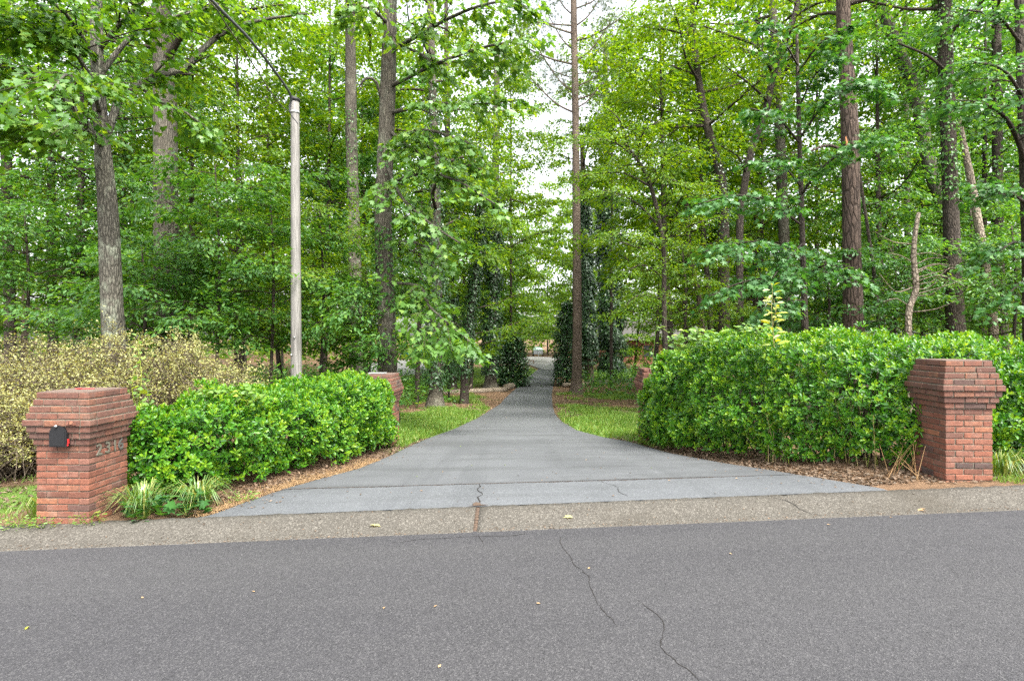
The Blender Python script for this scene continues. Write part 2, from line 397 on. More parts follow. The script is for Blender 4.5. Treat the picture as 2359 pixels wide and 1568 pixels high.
# ------------------------------------------------------------------ terrain
_py = np.array([-60, 5.3, 5.8, 7, 8.5, 10.5, 15, 20, 30.6, 44, 49, 57, 70, 85, 110, 400])
_pz = np.array([-1.8, -1.80, -1.77, -1.82, -1.93, -2.07, -2.42, -2.86, -3.72, -4.14, -4.16, -4.05, -3.72, -3.4, -3.2, -2.2])
_yy = np.linspace(-60, 400, 4601); _zz = np.interp(_yy, _py, _pz); _k = np.hanning(21); _k /= _k.sum()
_zs = np.convolve(np.pad(_zz, 10, 'edge'), _k, 'valid')
def h0(x, y):
    x = np.asarray(x, float); y = np.asarray(y, float)
    return EYE + np.interp(y, _yy, _zs) + np.interp(y, [6, 10.5], [.032, 0]) * np.clip(x, -12, 12)
def hit(xd, yd):
    """where the sight line through a sheet position meets the ground"""
    Z = np.linspace(4, 140, 6000); x = (xd - CX) * Z / F; z = EYE - (yd - HY) * Z / F
    k = np.argmax(z < h0(x, Z)); return float(x[k]), float(Z[k])
def at(xd, yd, Z): return np.array([(xd - CX) * Z / F, Z, EYE - (yd - HY) * Z / F])
def Yg(x): return 5.27 + .024 * np.asarray(x, float)
def Yb(x): return Yg(x) + .55
GT = lambda x: EYE - 1.85 + .032 * np.clip(x, -12, 12)      # gutter height

# driveway edges, world metres, left and right, by distance from the kerb
EL = np.array([hit(*p) for p in [(410, 1205), (520, 1168), (640, 1127), (735, 1100), (820, 1078), (900, 1047), (985, 1008), (1050, 985), (1100, 962), (1135, 940), (1160, 920), (1185, 897), (1205, 878), (1222, 864), (1240, 850)]])
ER = np.array([hit(*p) for p in [(2045, 1125), (1850, 1092), (1700, 1070), (1560, 1045), (1460, 1018), (1400, 1008), (1330, 990), (1295, 970), (1278, 950), (1273, 930), (1272, 905), (1276, 885), (1279, 868), (1282, 855), (1284, 846)]])
def xl(y): return np.interp(y, EL[:, 1], EL[:, 0])
def xr(y): return np.interp(y, ER[:, 1], ER[:, 0])
YEND = min(EL[-1, 1], ER[-1, 1])

def sheet(name, xs, ys, zf, mat, kind='structure', attr=None, smooth=True):
    X, Y = np.meshgrid(xs, ys); Z = zf(X, Y); n, m = X.shape
    i = np.arange(n - 1)[:, None] * m + np.arange(m - 1)[None]
    f = np.stack([i, i + 1, i + m + 1, i + m], -1).reshape(-1, 4)
    me = bpy.data.meshes.new(name); me.from_pydata(np.stack([X, Y, Z], -1).reshape(-1, 3).tolist(), [], f.tolist())
    if attr is not None:
        a = me.attributes.new('grassy', 'FLOAT', 'POINT'); a.data.foreach_set('value', attr(X, Y).astype(np.float32).ravel())
    return tag(link(name, me, mat, None, None, smooth), kind=kind)
def bumps(x, y): return .035 * (np.sin(x * 1.7 + y * .9) + np.sin(x * .6 - y * 1.3 + 2) + np.sin(x * 3.1 + 1) * np.sin(y * 2.7) * .6)
def on_drive(x, y, mgn=0.): return (x > xl(y) - mgn) & (x < xr(y) + mgn) & (y < YEND + 8) & (y > Yb(x))
def hg(x, y):
    """finished ground height"""
    x = np.asarray(x, float); y = np.asarray(y, float); b = np.clip((y - Yb(x) - .3) / 1.5, 0, 1)
    dl = np.clip(np.maximum(xl(y) - x, x - xr(y)) / .8, 0, 1)
    return h0(x, y) + bumps(x, y) * b * dl + .03 * dl * b - .035 * (1 - dl) * (y < 90)
def grassy(x, y):
    g = np.full(x.shape, .18)
    def blob(cx, cy, rx, ry, a): nonlocal g; g = g + a * np.exp(-(((x - cx) / rx) ** 2 + ((y - cy) / ry) ** 2))
    blob(-2.4, 12.8, 2.0, 2.8, .8); blob(2.8, 13.4, 2.0, 3.2, .8); blob(-3.6, 18, 2.6, 3, .6); blob(4.4, 18, 3, 3.5, .5); blob(-2.2, 22, 1.6, 5, .45)
    blob(-4.5, 33, 3, 2.5, .6); blob(7, 36, 4, 4, .45); blob(-1.5, 60, 5, 8, .9); blob(-10, 48, 8, 9, .7); blob(13, 58, 8, 7, .6); blob(3.2, 24, 1.6, 4, .45)
    blob(-6, 6.6, 1.2, .7, .5)
    return g
gx = np.concatenate([np.linspace(-300, -40, 14)[:-1], np.linspace(-40, -9, 45)[:-1], np.linspace(-9, 9, 91)[:-1], np.linspace(9, 40, 45)[:-1], np.linspace(40, 300, 14)])
gv = np.concatenate([np.linspace(0, 9, 46)[:-1], np.linspace(9, 34, 70)[:-1], np.linspace(34, 120, 60)[:-1], np.linspace(120, 420, 20)])
def ground_z(X, V): return V
Xg, Vg = np.meshgrid(gx, gv); Ygd = np.minimum(Yb(np.clip(Xg, -40, 40)), 99) - .02 + Vg
me = bpy.data.meshes.new('ground'); nn_, mm_ = Xg.shape; ii = np.arange(nn_ - 1)[:, None] * mm_ + np.arange(mm_ - 1)[None]
me.from_pydata(np.stack([Xg, Ygd, hg(Xg, Ygd)], -1).reshape(-1, 3).tolist(), [], np.stack([ii, ii + 1, ii + mm_ + 1, ii + mm_], -1).reshape(-1, 4).tolist())
a_ = me.attributes.new('grassy', 'FLOAT', 'POINT'); a_.data.foreach_set('value', grassy(Xg, Ygd).astype(np.float32).ravel())
tag(link('ground', me, M['ground'], None, None, True), kind='structure')

# road: from the gutter towards and past the camera
rv = np.concatenate([np.linspace(0, 6, 25)[:-1], np.linspace(6, 60, 10)])
Xr, Vr = np.meshgrid(np.concatenate([np.linspace(-300, -12, 8)[:-1], np.linspace(-12, 12, 60)[:-1], np.linspace(12, 300, 8)]), rv)
Yr = Yg(np.clip(Xr, -40, 40)) + .03 - Vr
Zr = GT(Xr) + .012 * np.minimum(Vr, 4) - .012 * np.maximum(Vr - 6, 0) * .3 + .004
me = bpy.data.meshes.new('road'); nn_, mm_ = Xr.shape; ii = np.arange(nn_ - 1)[:, None] * mm_ + np.arange(mm_ - 1)[None]
me.from_pydata(np.stack([Xr, Yr, Zr], -1).reshape(-1, 3).tolist(), [], np.stack([ii, ii + mm_, ii + mm_ + 1, ii + 1], -1).reshape(-1, 4).tolist())
road = tag(link('road', me, M['asphalt'], None, None, True), kind='structure')
def road_z(x, y): return float(GT(x) + .012 * min(max(Yg(x) + .03 - y, 0), 4) + .004)

def crack_strip(name, pts, w, mat, zf, parent, dz=.003):
    P = smooth_line([(x, y, 0) for x, y in pts], .03); mb = MB(); k = len(P)
    T = np.gradient(P[:, :2], axis=0); T /= np.linalg.norm(T, axis=1)[:, None] + 1e-9
    Nn = np.stack([-T[:, 1], T[:, 0]], 1); jit = np.cumsum(rng.normal(0, .006, k)); jit -= np.linspace(jit[0], jit[-1], k)
    ww = w * (0.35 + rng.random(k) * 1.0) * np.clip(np.minimum(np.arange(k), np.arange(k)[::-1]) / 3, .25, 1)
    A = P[:, :2] + Nn * (jit + ww)[:, None]; B = P[:, :2] + Nn * (jit - ww)[:, None]
    v = [(x, y, zf(x, y) + dz) for x, y in A] + [(x, y, zf(x, y) + dz) for x, y in B]
    mb.add(v, [(i, i + 1, k + i + 1, k + i) for i in range(k - 1)])
    o = mb.build(name, mat, parent); return o
def onroad(xd, yd):
    Z = (EYE - road_z((xd - CX) * 4 / F, 4)) * F / (yd - HY); return ((xd - CX) * Z / F, Z)
crack_strip('crack', [onroad(*p) for p in [(1290, 1232), (1297, 1262), (1330, 1300), (1365, 1325), (1372, 1350), (1385, 1385), (1402, 1412), (1425, 1445)]], .0026, M['crack_dirt'], road_z, road)
crack_strip('crack', [onroad(*p) for p in [(1465, 1380), (1490, 1400), (1520, 1422), (1530, 1462), (1530, 1490), (1560, 1520), (1600, 1555), (1640, 1600)]], .0026, M['crack_dirt'], road_z, road)
crack_strip('crack', [onroad(*p) for p in [(1100, 1226), (1110, 1240), (1116, 1252)]], .003, M['crack_dirt'], road_z, road)
crack_strip('crack', [onroad(*p) for p in [(900, 1245), (960, 1241), (1040, 1236), (1098, 1231), (1160, 1230), (1230, 1224)]], .003, M['crack_dirt'], road_z, road)

# kerb: rolled concrete in two casts with an open joint
PROF = [(-.02, -.03), (.0, .006), (.06, .006), (.14, .012), (.22, .028), (.30, .052), (.38, .071), (.46, .08), (.545, .083), (.56, .06), (.56, -.08)]
kerb = bpy.data.objects.new('kerb', None); COL.objects.link(kerb); tag(kerb, kind='structure')
def kerb_z(x, y):
    d = y - float(Yg(x)); return float(GT(x) + np.interp(d, [p[0] for p in PROF[:-2]], [p[1] for p in PROF[:-2]]))
for x0, x1 in ((-40, -.375), (-.335, 40)):
    xs = np.unique(np.concatenate([np.linspace(max(x0, -8), min(x1, 8), 120), [x0, x1]])); mb = MB(); k = len(PROF)
    wob = rng.normal(0, .0025, (len(xs), k)); wob[:, 8:] *= 2
    v = [(x, Yg(x) + d + wob[i, j], GT(x) + z + wob[i, j] * .5) for i, x in enumerate(xs) for j, (d, z) in enumerate(PROF)]
    f = [(i * k + j, (i + 1) * k + j, (i + 1) * k + j + 1, i * k + j + 1) for i in range(len(xs) - 1) for j in range(k - 1)]
    f += [tuple(range(k)), tuple((len(xs) - 1) * k + j for j in range(k))[::-1]]
    mb.add(v, f); mb.build('kerb_segment', M['kerb'], kerb)
mb = MB()
for j in range(12):
    y = Yg(-.355) + .02 + j * .045; mb.box((-.355 + rng.normal(0, .002), y, kerb_z(-.36, y) - .02), (.05, .05, .03), rng.normal(0, .3))
mb.build('joint_filling', M['soil_fill'], kerb)
cz = lambda x, y: kerb_z(x, y)
crack_strip('crack', [(2.70, Yb(2.7) - .02), (2.76, Yb(2.7) - .12), (2.86, Yb(2.8) - .24), (2.90, Yb(2.9) - .36), (3.02, Yb(3) - .5)], .004, M['crack_dirt'], cz, kerb, .004)

# apron and driveway
def strip(name, v0, v1, rows, mat, dz, lw=0.0):
    us = np.linspace(0, 1, 41); vs = np.linspace(0, 1, rows) ** (1.6 if v1 > 20 else 1) * (v1 - v0) + v0; P = []
    for v in vs:
        y0 = 5.82 + v; a, b = xl(y0), xr(y0)
        if v < .02: a, b = -3.46, 4.18
        x = a + (b - a) * us; y = y0 + .024 * x * math.exp(-v * .6)
        e = np.minimum(us, 1 - us); drop = np.clip(1 - e * 41 / 1.0, 0, 1) * .03
        P.append(np.stack([x, y, h0(x, y) + dz - drop], 1))
    P = np.concatenate(P); n = 41
    me = bpy.data.meshes.new(name); me.from_pydata(P.tolist(), [], [(i * n + j, i * n + j + 1, (i + 1) * n + j + 1, (i + 1) * n + j) for i in range(rows - 1) for j in range(n - 1)])
    return tag(link(name, me, mat, None, None, True), kind='structure')
apron = strip('driveway_apron', .012, 1.02, 12, M['apron'], .012)
drive = strip('driveway', 1.035, YEND - 5.82, 160, M['driveway'], .014)
dzf = lambda x, y: float(h0(x, y)) + .014
seam = [(x, 5.82 + 1.028 + .024 * x * math.exp(-1.028 * .6)) for x in np.linspace(-2.75, 3.05, 18)]
crack_strip('joint_filling', seam, .007, M['soil_fill'], dzf, drive, .003)
crack_strip('crack', [(-.36, 5.84), (-.35, 6.0), (-.40, 6.15), (-.36, 6.3), (-.42, 6.5), (-.38, 6.65), (-.40, 6.82)], .006, M['crack_dirt'], dzf, apron, .003)
crack_strip('crack', [(1.28, 5.95), (1.2, 6.2), (1.25, 6.45), (1.12, 6.7), (1.1, 6.82)], .003, M['crack_dirt'], dzf, apron, .003)
mb = MB(); mb.add([(-.47, 5.822, 0), (-.41, 5.845, 0), (-.42, 5.90, 0), (-.39, 5.96, 0), (-.34, 5.93, 0), (-.33, 5.87, 0), (-.24, 5.845, 0)], [tuple(range(7))])
mb.v[0][:, 2] = [dzf(x, y) + .006 for x, y, _ in mb.v[0]]; mb.build('soil_patch', M['soil_fill'], apron)
# far paved courts at the end of the drive and to the left behind the trees
def patch(name, poly, mat, dz):
    mb = MB(); c = np.mean(poly, axis=0); P = smooth_line([(x, y, 0) for x, y in poly + [poly[0]]], .8)[:-1, :2]; rings = 6; k = len(P)
    v = [(c[0] + (p[0] - c[0]) * r, c[1] + (p[1] - c[1]) * r) for r in np.linspace(1, .02, rings) for p in P]
    mb.add([(x, y, float(h0(x, y)) + dz) for x, y in v], [(i * k + j, i * k + (j + 1) % k, (i + 1) * k + (j + 1) % k, (i + 1) * k + j) for i in range(rings - 1) for j in range(k)])
    return tag(mb.build(name, mat), kind='structure')
patch('parking_court', [(6.6, YEND - 1.5), (3.6, YEND - 1), (2.2, YEND + 6), (-1, YEND + 10), (-9, YEND + 13), (-9, YEND + 24), (2, YEND + 26), (8.5, YEND + 20), (8.5, YEND + 8)], M['court'], .07)
patch('side_court', [(-16, 60), (-10.5, 57), (-9.5, 66), (-11, 78), (-17, 80), (-19, 70)], M['court'], .09)

# ------------------------------------------------------------------ brick gate pillars
CH = .0675
_bricks = {}
def brick_mesh(l, d, h, var, mat='brick'):
    key = (round(l, 2), round(d, 2), var, mat)
    if key in _bricks: return _bricks[key]
    c = .005; rs = np.random.default_rng(100 + var); vs = []; idx = {}
    for sx in (-1, 1):
        for sy in (-1, 1):
            for sz in (-1, 1):
                for ax in range(3):
                    p = np.array([sx * l / 2, sy * d / 2, sz * h / 2]); q = np.array([sx, sy, sz], float) * c; q[ax] = 0
                    idx[(sx, sy, sz, ax)] = len(vs); vs.append(p - q + rs.normal(0, .0012, 3))
    f = []
    for ax in range(3):
        o = [i for i in range(3) if i != ax]
        for s in (-1, 1):
            q = []
            for a, b in ((-1, -1), (1, -1), (1, 1), (-1, 1)):
                t3 = [0, 0, 0]; t3[ax] = s; t3[o[0]] = a; t3[o[1]] = b; q.append(idx[(*t3, ax)])
            f.append(q if (s > 0) != (ax == 1) else q[::-1])
    for ax in range(3):                                   # chamfers along each axis
        o = [i for i in range(3) if i != ax]
        for a in (-1, 1):
            for b in (-1, 1):
                t0 = [0, 0, 0]; t0[ax] = -1; t0[o[0]] = a; t0[o[1]] = b; t1 = list(t0); t1[ax] = 1
                f.append([idx[(*t0, o[0])], idx[(*t1, o[0])], idx[(*t1, o[1])], idx[(*t0, o[1])]])
    for sx in (-1, 1):
        for sy in (-1, 1):
            for sz in (-1, 1): f.append([idx[(sx, sy, sz, k)] for k in range(3)])
    me = bpy.data.meshes.new('brick'); me.from_pydata([tuple(v) for v in vs], [], f); me.materials.append(M[mat])
    import bmesh
    bm = bmesh.new(); bm.from_mesh(me); bmesh.ops.recalc_face_normals(bm, faces=bm.faces); bm.to_mesh(me); bm.free()
    _bricks[key] = me; return me
STEP = [0, 1, 2, 3, 4, 3, 2, 1]
def pillar(loc, rz, w0, n, label, seed, skip=()):
    rs = random.Random(seed); p = root('brick_pillar', loc, label, 'pillar', 'brick gate pillars', rz)
    mort = MB(); b = .1; J = .010; bh = CH - J
    for c in range(n):
        t = n - 1 - c; e = STEP[t] if t < 8 else 0; w = w0 + 2 * e * .02; z = c * CH
        mort.box((0, 0, z + CH / 2 - .0005 * (c % 2)), (w - .018, w - .018, CH + (.0 if c < n - 1 else -.012)))
        for side in range(4):
            lo, hi = (-w / 2, w / 2 - b) if c % 2 == 0 else (-w / 2 + b, w / 2)
            lo += J * (c % 2); hi -= J * (1 - c % 2); runs = []
            if e == 0: half = (hi - lo) / 2; runs = [(lo, lo + half - J / 2), (lo + half + J / 2, hi)]
            else:
                x = lo; first = rs.choice([.1, .215, .215])
                while x < hi - .002:
                    l = first if x == lo else .215
                    if hi - (x + l) < .06: l = hi - x
                    if l > .235: l = l / 2 - J / 2
                    runs.append((x, x + l)); x += l + J
            for (a, q) in runs:
                if (t, side, round((a + q) / 2, 1)) in skip: continue
                l = q - a; me = brick_mesh(l, b, bh, rs.randrange(4), 'brick_weathered' if t < 9 else 'brick'); o = bpy.data.objects.new('brick', me); COL.objects.link(o); o.parent = p
                yv = -w / 2 + b / 2 + rs.uniform(-.002, .002); xv = (a + q) / 2; an = side * math.pi / 2
                o.location = (math.cos(an) * xv - math.sin(an) * yv, math.sin(an) * xv + math.cos(an) * yv, z + CH / 2 + rs.uniform(-.001, .001))
                o.rotation_euler = (rs.gauss(0, .006), rs.gauss(0, .004), an + rs.gauss(0, .006)); o.scale = (l / round(l, 2), 1, 1)
    mort.smooth = False; mort.build('mortar', M['mortar'], p)
    cap = MB(); cap.box((0, 0, n * CH - .002), (w0 - .012, w0 - .012, .012)); cap.smooth = False; cap.build('cap', M['cap_cement'], p)
    return p
PL = pillar((-4.594, 5.944, EYE - 1.99), -.03, .548, 21, 'brick gate pillar with black mailbox and house number beside the road', 1)
PR = pillar((5.16, 6.49, EYE - 1.69), -.05, .51, 21, 'brick gate pillar by the kerb at the right end of the tall hedge', 2)
PBL = pillar((-2.52, 10.78, EYE - 2.07), -.05, .52, 20, 'brick gate pillar half hidden behind the low hedge, tin plate on top', 3)
PBR = pillar((2.86, 11.15, EYE - 2.12), .0, .52, 22, 'brick gate pillar half hidden by the inner end of the tall hedge', 4)
# mailbox set into the pillar
w0 = .548; mz = 13 * CH + .002; yf = -(w0 / 2 + .075)
def arch(w, h, y0, y1, n=10, zc=0., xc=0.):
    r = w / 2; pr = [(-r, 0), (r, 0)] + [(r * math.cos(a), h - r + r * math.sin(a)) for a in np.linspace(0, math.pi, n)]
    k = len(pr); v = [(xc + x, y0, zc + z) for x, z in pr] + [(xc + x, y1, zc + z) for x, z in pr]
    return v, [tuple(range(k)), tuple(range(2 * k - 1, k - 1, -1))] + [(i, i + k, (i + 1) % k + k, (i + 1) % k) for i in range(k)]
mb = MB(); mb.add(*arch(.165, .212, yf, -w0 / 2 + .05, zc=mz, xc=.018)); mb.smooth = False; mbx = mb.build('mailbox', M['black_metal'], PL)
mb = MB(); mb.add(*arch(.148, .192, yf - .008, yf - .0005, zc=mz + .01, xc=.018)); mb.smooth = False; mb.build('mailbox_door', M['black_metal'], mbx)
mb = MB(); mb.add(*arch(.178, .219, yf - .004, yf + .02, zc=mz - .002, xc=.018)); mb.smooth = False; mb.build('mailbox_rim', M['black_metal'], mbx)
mb = MB(); mb.tube([(.012, yf - .03, mz + .207), (.012, yf - .004, mz + .207)], [.013, .014], 10); mb.build('latch', M['chrome'], mbx)
mb = MB(); mb.box((.109, yf + .02, mz + .05), (.005, .02, .05)); mb.box((.11, yf + .01, mz + .012), (.01, .015, .010)); mb.smooth = False; mb.build('flag_bracket', M['red_plastic'], mbx)
for ch, fr, mt in (('2', .24, 'bronze'), ('3', .455, 'bronze'), ('1', .64, 'bronze'), ('6', .80, 'dark_bronze')):
    cu = bpy.data.curves.new('digit', 'FONT'); cu.body = ch; cu.size = .165; cu.extrude = .005; cu.align_x = 'CENTER'; cu.offset = .002
    cu.materials.append(M[mt]); o = bpy.data.objects.new('digit', cu); COL.objects.link(o); o.parent = PL
    o.location = (w0 / 2 + .0075, -w0 / 2 + fr * w0, 13 * CH - .122); o.rotation_euler = (R(90), 0, R(90))
    o['label'] = 'house number digit ' + ch + ' fixed on the brick'
for i, (dx, dz) in enumerate(((.13, 0), (.165, .006), (.19, -.004))):
    mb = MB(); mb.box((dx, -(w0 / 2 + .083), 16 * CH + .034 + dz), (.028, .03, .026), .5 * i); mb.smooth = False; mb.build('brick_fragment', M['brick'], PL)
fl = root('mailbox_flag', (-4.60, 5.98, EYE - 1.99 + 21 * CH + .006), 'broken red mailbox flag lying on the pillar with the mailbox', 'mailbox flag')
mb = MB(); mb.box((-4.60, 5.98, fl.location.z + .005), (.16, .018, .006), .25); mb.smooth = False; mb.build('flag_arm', M['red_plastic'], fl)
mb = MB(); mb.box((-4.665, 5.962, fl.location.z + .009), (.05, .04, .006), .25); mb.smooth = False; mb.build('flag_plate', M['red_plastic'], fl)
mb = MB(); mb.box((-2.6, 10.72, EYE - 2.07 + 20 * CH + .018), (.34, .22, .012), .2); mb.smooth = False
tag(mb.build('tin_plate', M['tin'], None, None), 'flat pale tin plate lying on the rear pillar by the low hedge', 'plate')

# ------------------------------------------------------------------ hedges
def hedge(name, label, spine, count, lift, seed, leaf=.08, inner=.9):
    global rng
    rng = np.random.default_rng(seed)
    Sp = smooth_line(spine, .05)                      # x, y, height, half width
    seg = np.concatenate([[0], np.cumsum(np.linalg.norm(np.diff(Sp[:, :2], axis=0), axis=1))]); Ln = seg[-1]
    r = root(name, (Sp[len(Sp) // 2, 0], Sp[len(Sp) // 2, 1], float(h0(*Sp[len(Sp) // 2, :2]))), label, 'hedge')
    T = np.gradient(Sp[:, :2], axis=0); T /= np.linalg.norm(T, axis=1)[:, None]; Nn = np.stack([T[:, 1], -T[:, 0]], 1)
    def place(k, deep):
        s = rng.uniform(-.35, Ln + .35, k); sc = np.clip(s, 0, Ln); c = [np.interp(sc, seg, Sp[:, j]) for j in range(4)]
        tn = np.stack([np.interp(sc, seg, T[:, j]) for j in range(2)], 1); no = np.stack([np.interp(sc, seg, Nn[:, j]) for j in range(2)], 1)
        over = (s - sc) / .36; shrink = np.sqrt(np.clip(1 - over ** 2, .02, 1)); d_end = np.minimum(sc, Ln - sc); shrink *= np.clip(.72 + d_end * .7, 0, 1)
        side = rng.random(k) < .66; w = np.where(side, rng.uniform(-1, .9, k), 0); sg = np.where(rng.random(k) < .62, 1., -1.); uu = rng.uniform(-1, 1, k)
        u = np.where(side, sg * np.where(w > 0, (1 - np.clip(w, 0, 1) ** 3) ** .4, 1 - .22 * w * w), uu); w = np.where(side, w, (1 - np.abs(uu) ** 3) ** .4)
        px = c[0] + no[:, 0] * u * c[3] * shrink + tn[:, 0] * over * .36; py = c[1] + no[:, 1] * u * c[3] * shrink + tn[:, 1] * over * .36
        gz = h0(px, py); mid = lift + (c[2] - lift) * .38; up = c[2] * (1 - (1 - shrink) * .35) - mid
        z = np.where(w > 0, mid + w * up, mid + w * (mid - lift))
        nx = np.where(side, sg, uu * .45); nz = np.where(side, .12 + np.clip(w, 0, 1) ** 2 * .8 + np.clip(w, -1, 0) * .25, 1.)
        nrm = unit(np.stack([no[:, 0] * nx + tn[:, 0] * over, no[:, 1] * nx + tn[:, 1] * over, nz], 1))
        P = np.stack([px, py, gz + z], 1)
        lump = np.array([mnoise.noise(Vector(q * 2.1 + seed)) for q in P]) * .24 + np.array([mnoise.noise(Vector(q * 5.3 + seed)) for q in P]) * .12
        P = P + nrm * (lump - deep)[:, None]; ok = P[:, 2] > gz + .04
        gaps = np.array([mnoise.noise(Vector(q * 2.7 + 9 + seed)) for q in P]); low = np.clip(1 - (P[:, 2] - gz) / .5, 0, 1)
        ok &= gaps > -.62 + low * .34
        return P[ok], nrm[ok], lump[ok]
    lv = LV()
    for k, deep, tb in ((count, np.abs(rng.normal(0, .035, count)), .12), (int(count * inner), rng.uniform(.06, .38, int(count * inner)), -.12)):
        P, nm, lump = place(k, deep); K = len(P); ax = unit(nm + np.array([0, 0, .55]) + rng.normal(0, .35, (K, 3)))
        nl = 7; P8 = np.repeat(P, nl, 0); A8 = np.repeat(ax, nl, 0); q = rdir(K); e1 = unit(np.cross(ax, q)); e2 = np.cross(ax, e1)
        th = (np.tile(np.arange(nl) * 2.4, K) + rng.normal(0, .25, K * nl)); tilt = np.tile(np.linspace(.25, 1.25, nl), K) + rng.normal(0, .15, K * nl)
        rad = np.cos(th)[:, None] * np.repeat(e1, nl, 0) + np.sin(th)[:, None] * np.repeat(e2, nl, 0)
        d = unit(A8 * np.cos(tilt)[:, None] + rad * np.sin(tilt)[:, None]); n = unit(A8 * np.sin(tilt)[:, None] - rad * np.cos(tilt)[:, None])
        base = P8 - A8 * (np.tile(np.linspace(0, .05, nl), K))[:, None]
        sz = leaf * rng.uniform(.65, 1.15, K * nl) * np.tile(np.linspace(.7, 1.05, nl), K)
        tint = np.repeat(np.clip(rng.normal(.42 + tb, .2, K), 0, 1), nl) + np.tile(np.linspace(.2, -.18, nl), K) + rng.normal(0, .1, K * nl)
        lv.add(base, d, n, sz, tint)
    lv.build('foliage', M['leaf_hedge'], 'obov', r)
    st = MB()
    for k in range(int(Ln * 9)):
        s = rng.uniform(0, Ln); c = [np.interp(s, seg, Sp[:, j]) for j in range(4)]; no = [np.interp(s, seg, Nn[:, j]) for j in range(2)]; u0 = rng.uniform(-.45, .15)
        b0 = np.array([c[0] + no[0] * u0 * c[3], c[1] + no[1] * u0 * c[3], 0]); b0[2] = h0(b0[0], b0[1]) - .03
        for q in range(4):
            e = b0 + np.array([rng.normal(0, .2), rng.normal(0, .2), c[2] * rng.uniform(.4, .75)]); m_ = (b0 + e) / 2 + rng.normal(0, .09, 3)
            rr = rng.uniform(.006, .02); st.tube(smooth_line([np.append(b0, rr), np.append(m_, rr * .7), np.append(e, rr * .35)], .15)[:, :3], np.linspace(rr, rr * .35, len(smooth_line([np.append(b0, rr), np.append(m_, rr * .7), np.append(e, rr * .35)], .15))), 5, False)
    st.build('stems', M['twig'], r)['kind'] = 'stuff'
    return r
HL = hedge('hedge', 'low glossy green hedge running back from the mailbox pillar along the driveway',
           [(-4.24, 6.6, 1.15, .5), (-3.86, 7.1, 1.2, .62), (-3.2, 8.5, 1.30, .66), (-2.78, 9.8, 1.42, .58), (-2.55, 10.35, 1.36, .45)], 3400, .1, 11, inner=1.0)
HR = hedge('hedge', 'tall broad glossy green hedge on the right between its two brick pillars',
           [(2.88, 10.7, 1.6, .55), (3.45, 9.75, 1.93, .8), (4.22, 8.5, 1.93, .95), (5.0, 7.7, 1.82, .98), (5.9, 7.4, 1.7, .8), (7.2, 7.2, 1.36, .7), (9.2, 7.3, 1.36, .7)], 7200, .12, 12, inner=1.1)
rng = np.random.default_rng(21)

# ------------------------------------------------------------------ trees
def leaf_spray(lv, b, e, width, nleaf, size, droop=.25, tilt=.45, tint=None, vert=.06):
    """leaves spread in a flat fan along one twig from b to e"""
    b = np.asarray(b, float); e = np.asarray(e, float); d = e - b; Ln = np.linalg.norm(d) + 1e-6; dn = d / Ln
    up = np.array([0, 0, 1.]); pr = np.cross(dn, up); pr = pr / (np.linalg.norm(pr) + 1e-6)
    s = rng.uniform(.02, 1.06, nleaf); side = np.where(rng.random(nleaf) < .5, -1, 1.); w = rng.random(nleaf) ** .8 * width * (1.1 - .7 * s) * np.clip(s * 3, .3, 1)
    P = b + dn * (s * Ln)[:, None] + pr * (w * side)[:, None]; P[:, 2] += rng.normal(0, vert * Ln, nleaf) - droop * w * w / max(width, .1) - droop * .3 * Ln * s * s
    a = dn * .7 + pr * (side * rng.uniform(.4, 1.2, nleaf))[:, None] + rng.normal(0, .35, (nleaf, 3)); a[:, 2] -= droop + rng.random(nleaf) * .3
    n = up + rng.normal(0, tilt, (nleaf, 3))
    lv.add(P, a, n, size * rng.uniform(.7, 1.2, nleaf), None if tint is None else np.clip(rng.normal(tint, .2, nleaf), 0, 1))

NOCULL = False
def inview(p, m=250):
    if NOCULL: return True
    y = max(p[1], .5); xd = CX + F * p[0] / y; yd = HY - F * (p[2] - EYE) / y
    return -m < xd < 2359 + m and yd > -m

def grow(lv, br, limb, nb, blen, leaves, size, droop, width=.55, tilt=.45, start=.25, tint=None, tube=True):
    """side branches with leaf sprays along the outer part of one limb (x y z r rows)"""
    Lb = smooth_line(limb, .3); k = len(Lb)
    for i in range(nb):
        s = start + (1 - start) * ((i + rng.random()) / nb); j = min(k - 2, int(s * (k - 1))); p = Lb[j, :3]; tg = unit(Lb[j + 1, :3] - Lb[j, :3])
        an = rng.uniform(.4, 1.3) * rng.choice([-1, 1]); up = np.array([0, 0, 1.]); pr = unit(np.cross(tg, up) + 1e-4)
        d = unit(tg * math.cos(an) + pr * math.sin(an) + up * rng.normal(.08, .22)); Ln = blen * rng.uniform(.6, 1.25) * (1.15 - .4 * s)
        e = p + d * Ln; e[2] -= droop * .35 * Ln
        if not inview((p + e) / 2, 380): continue
        if tube and p[1] < 19.5: br.tube([p, (p + e) / 2 + np.array([0, 0, .04 * Ln]), e], [max(.005, Lb[j, 3] * .4), max(.004, Lb[j, 3] * .28), .003], 3, False)
        leaf_spray(lv, p + d * Ln * .1, e, Ln * width, int(leaves * rng.uniform(.7, 1.3)), size, droop, tilt, tint)
    e = Lb[-1, :3]; leaf_spray(lv, Lb[int(k * .8), :3], e + unit(e - Lb[int(k * .8), :3]) * blen * .4, blen * width, leaves, size, droop, tilt, tint)

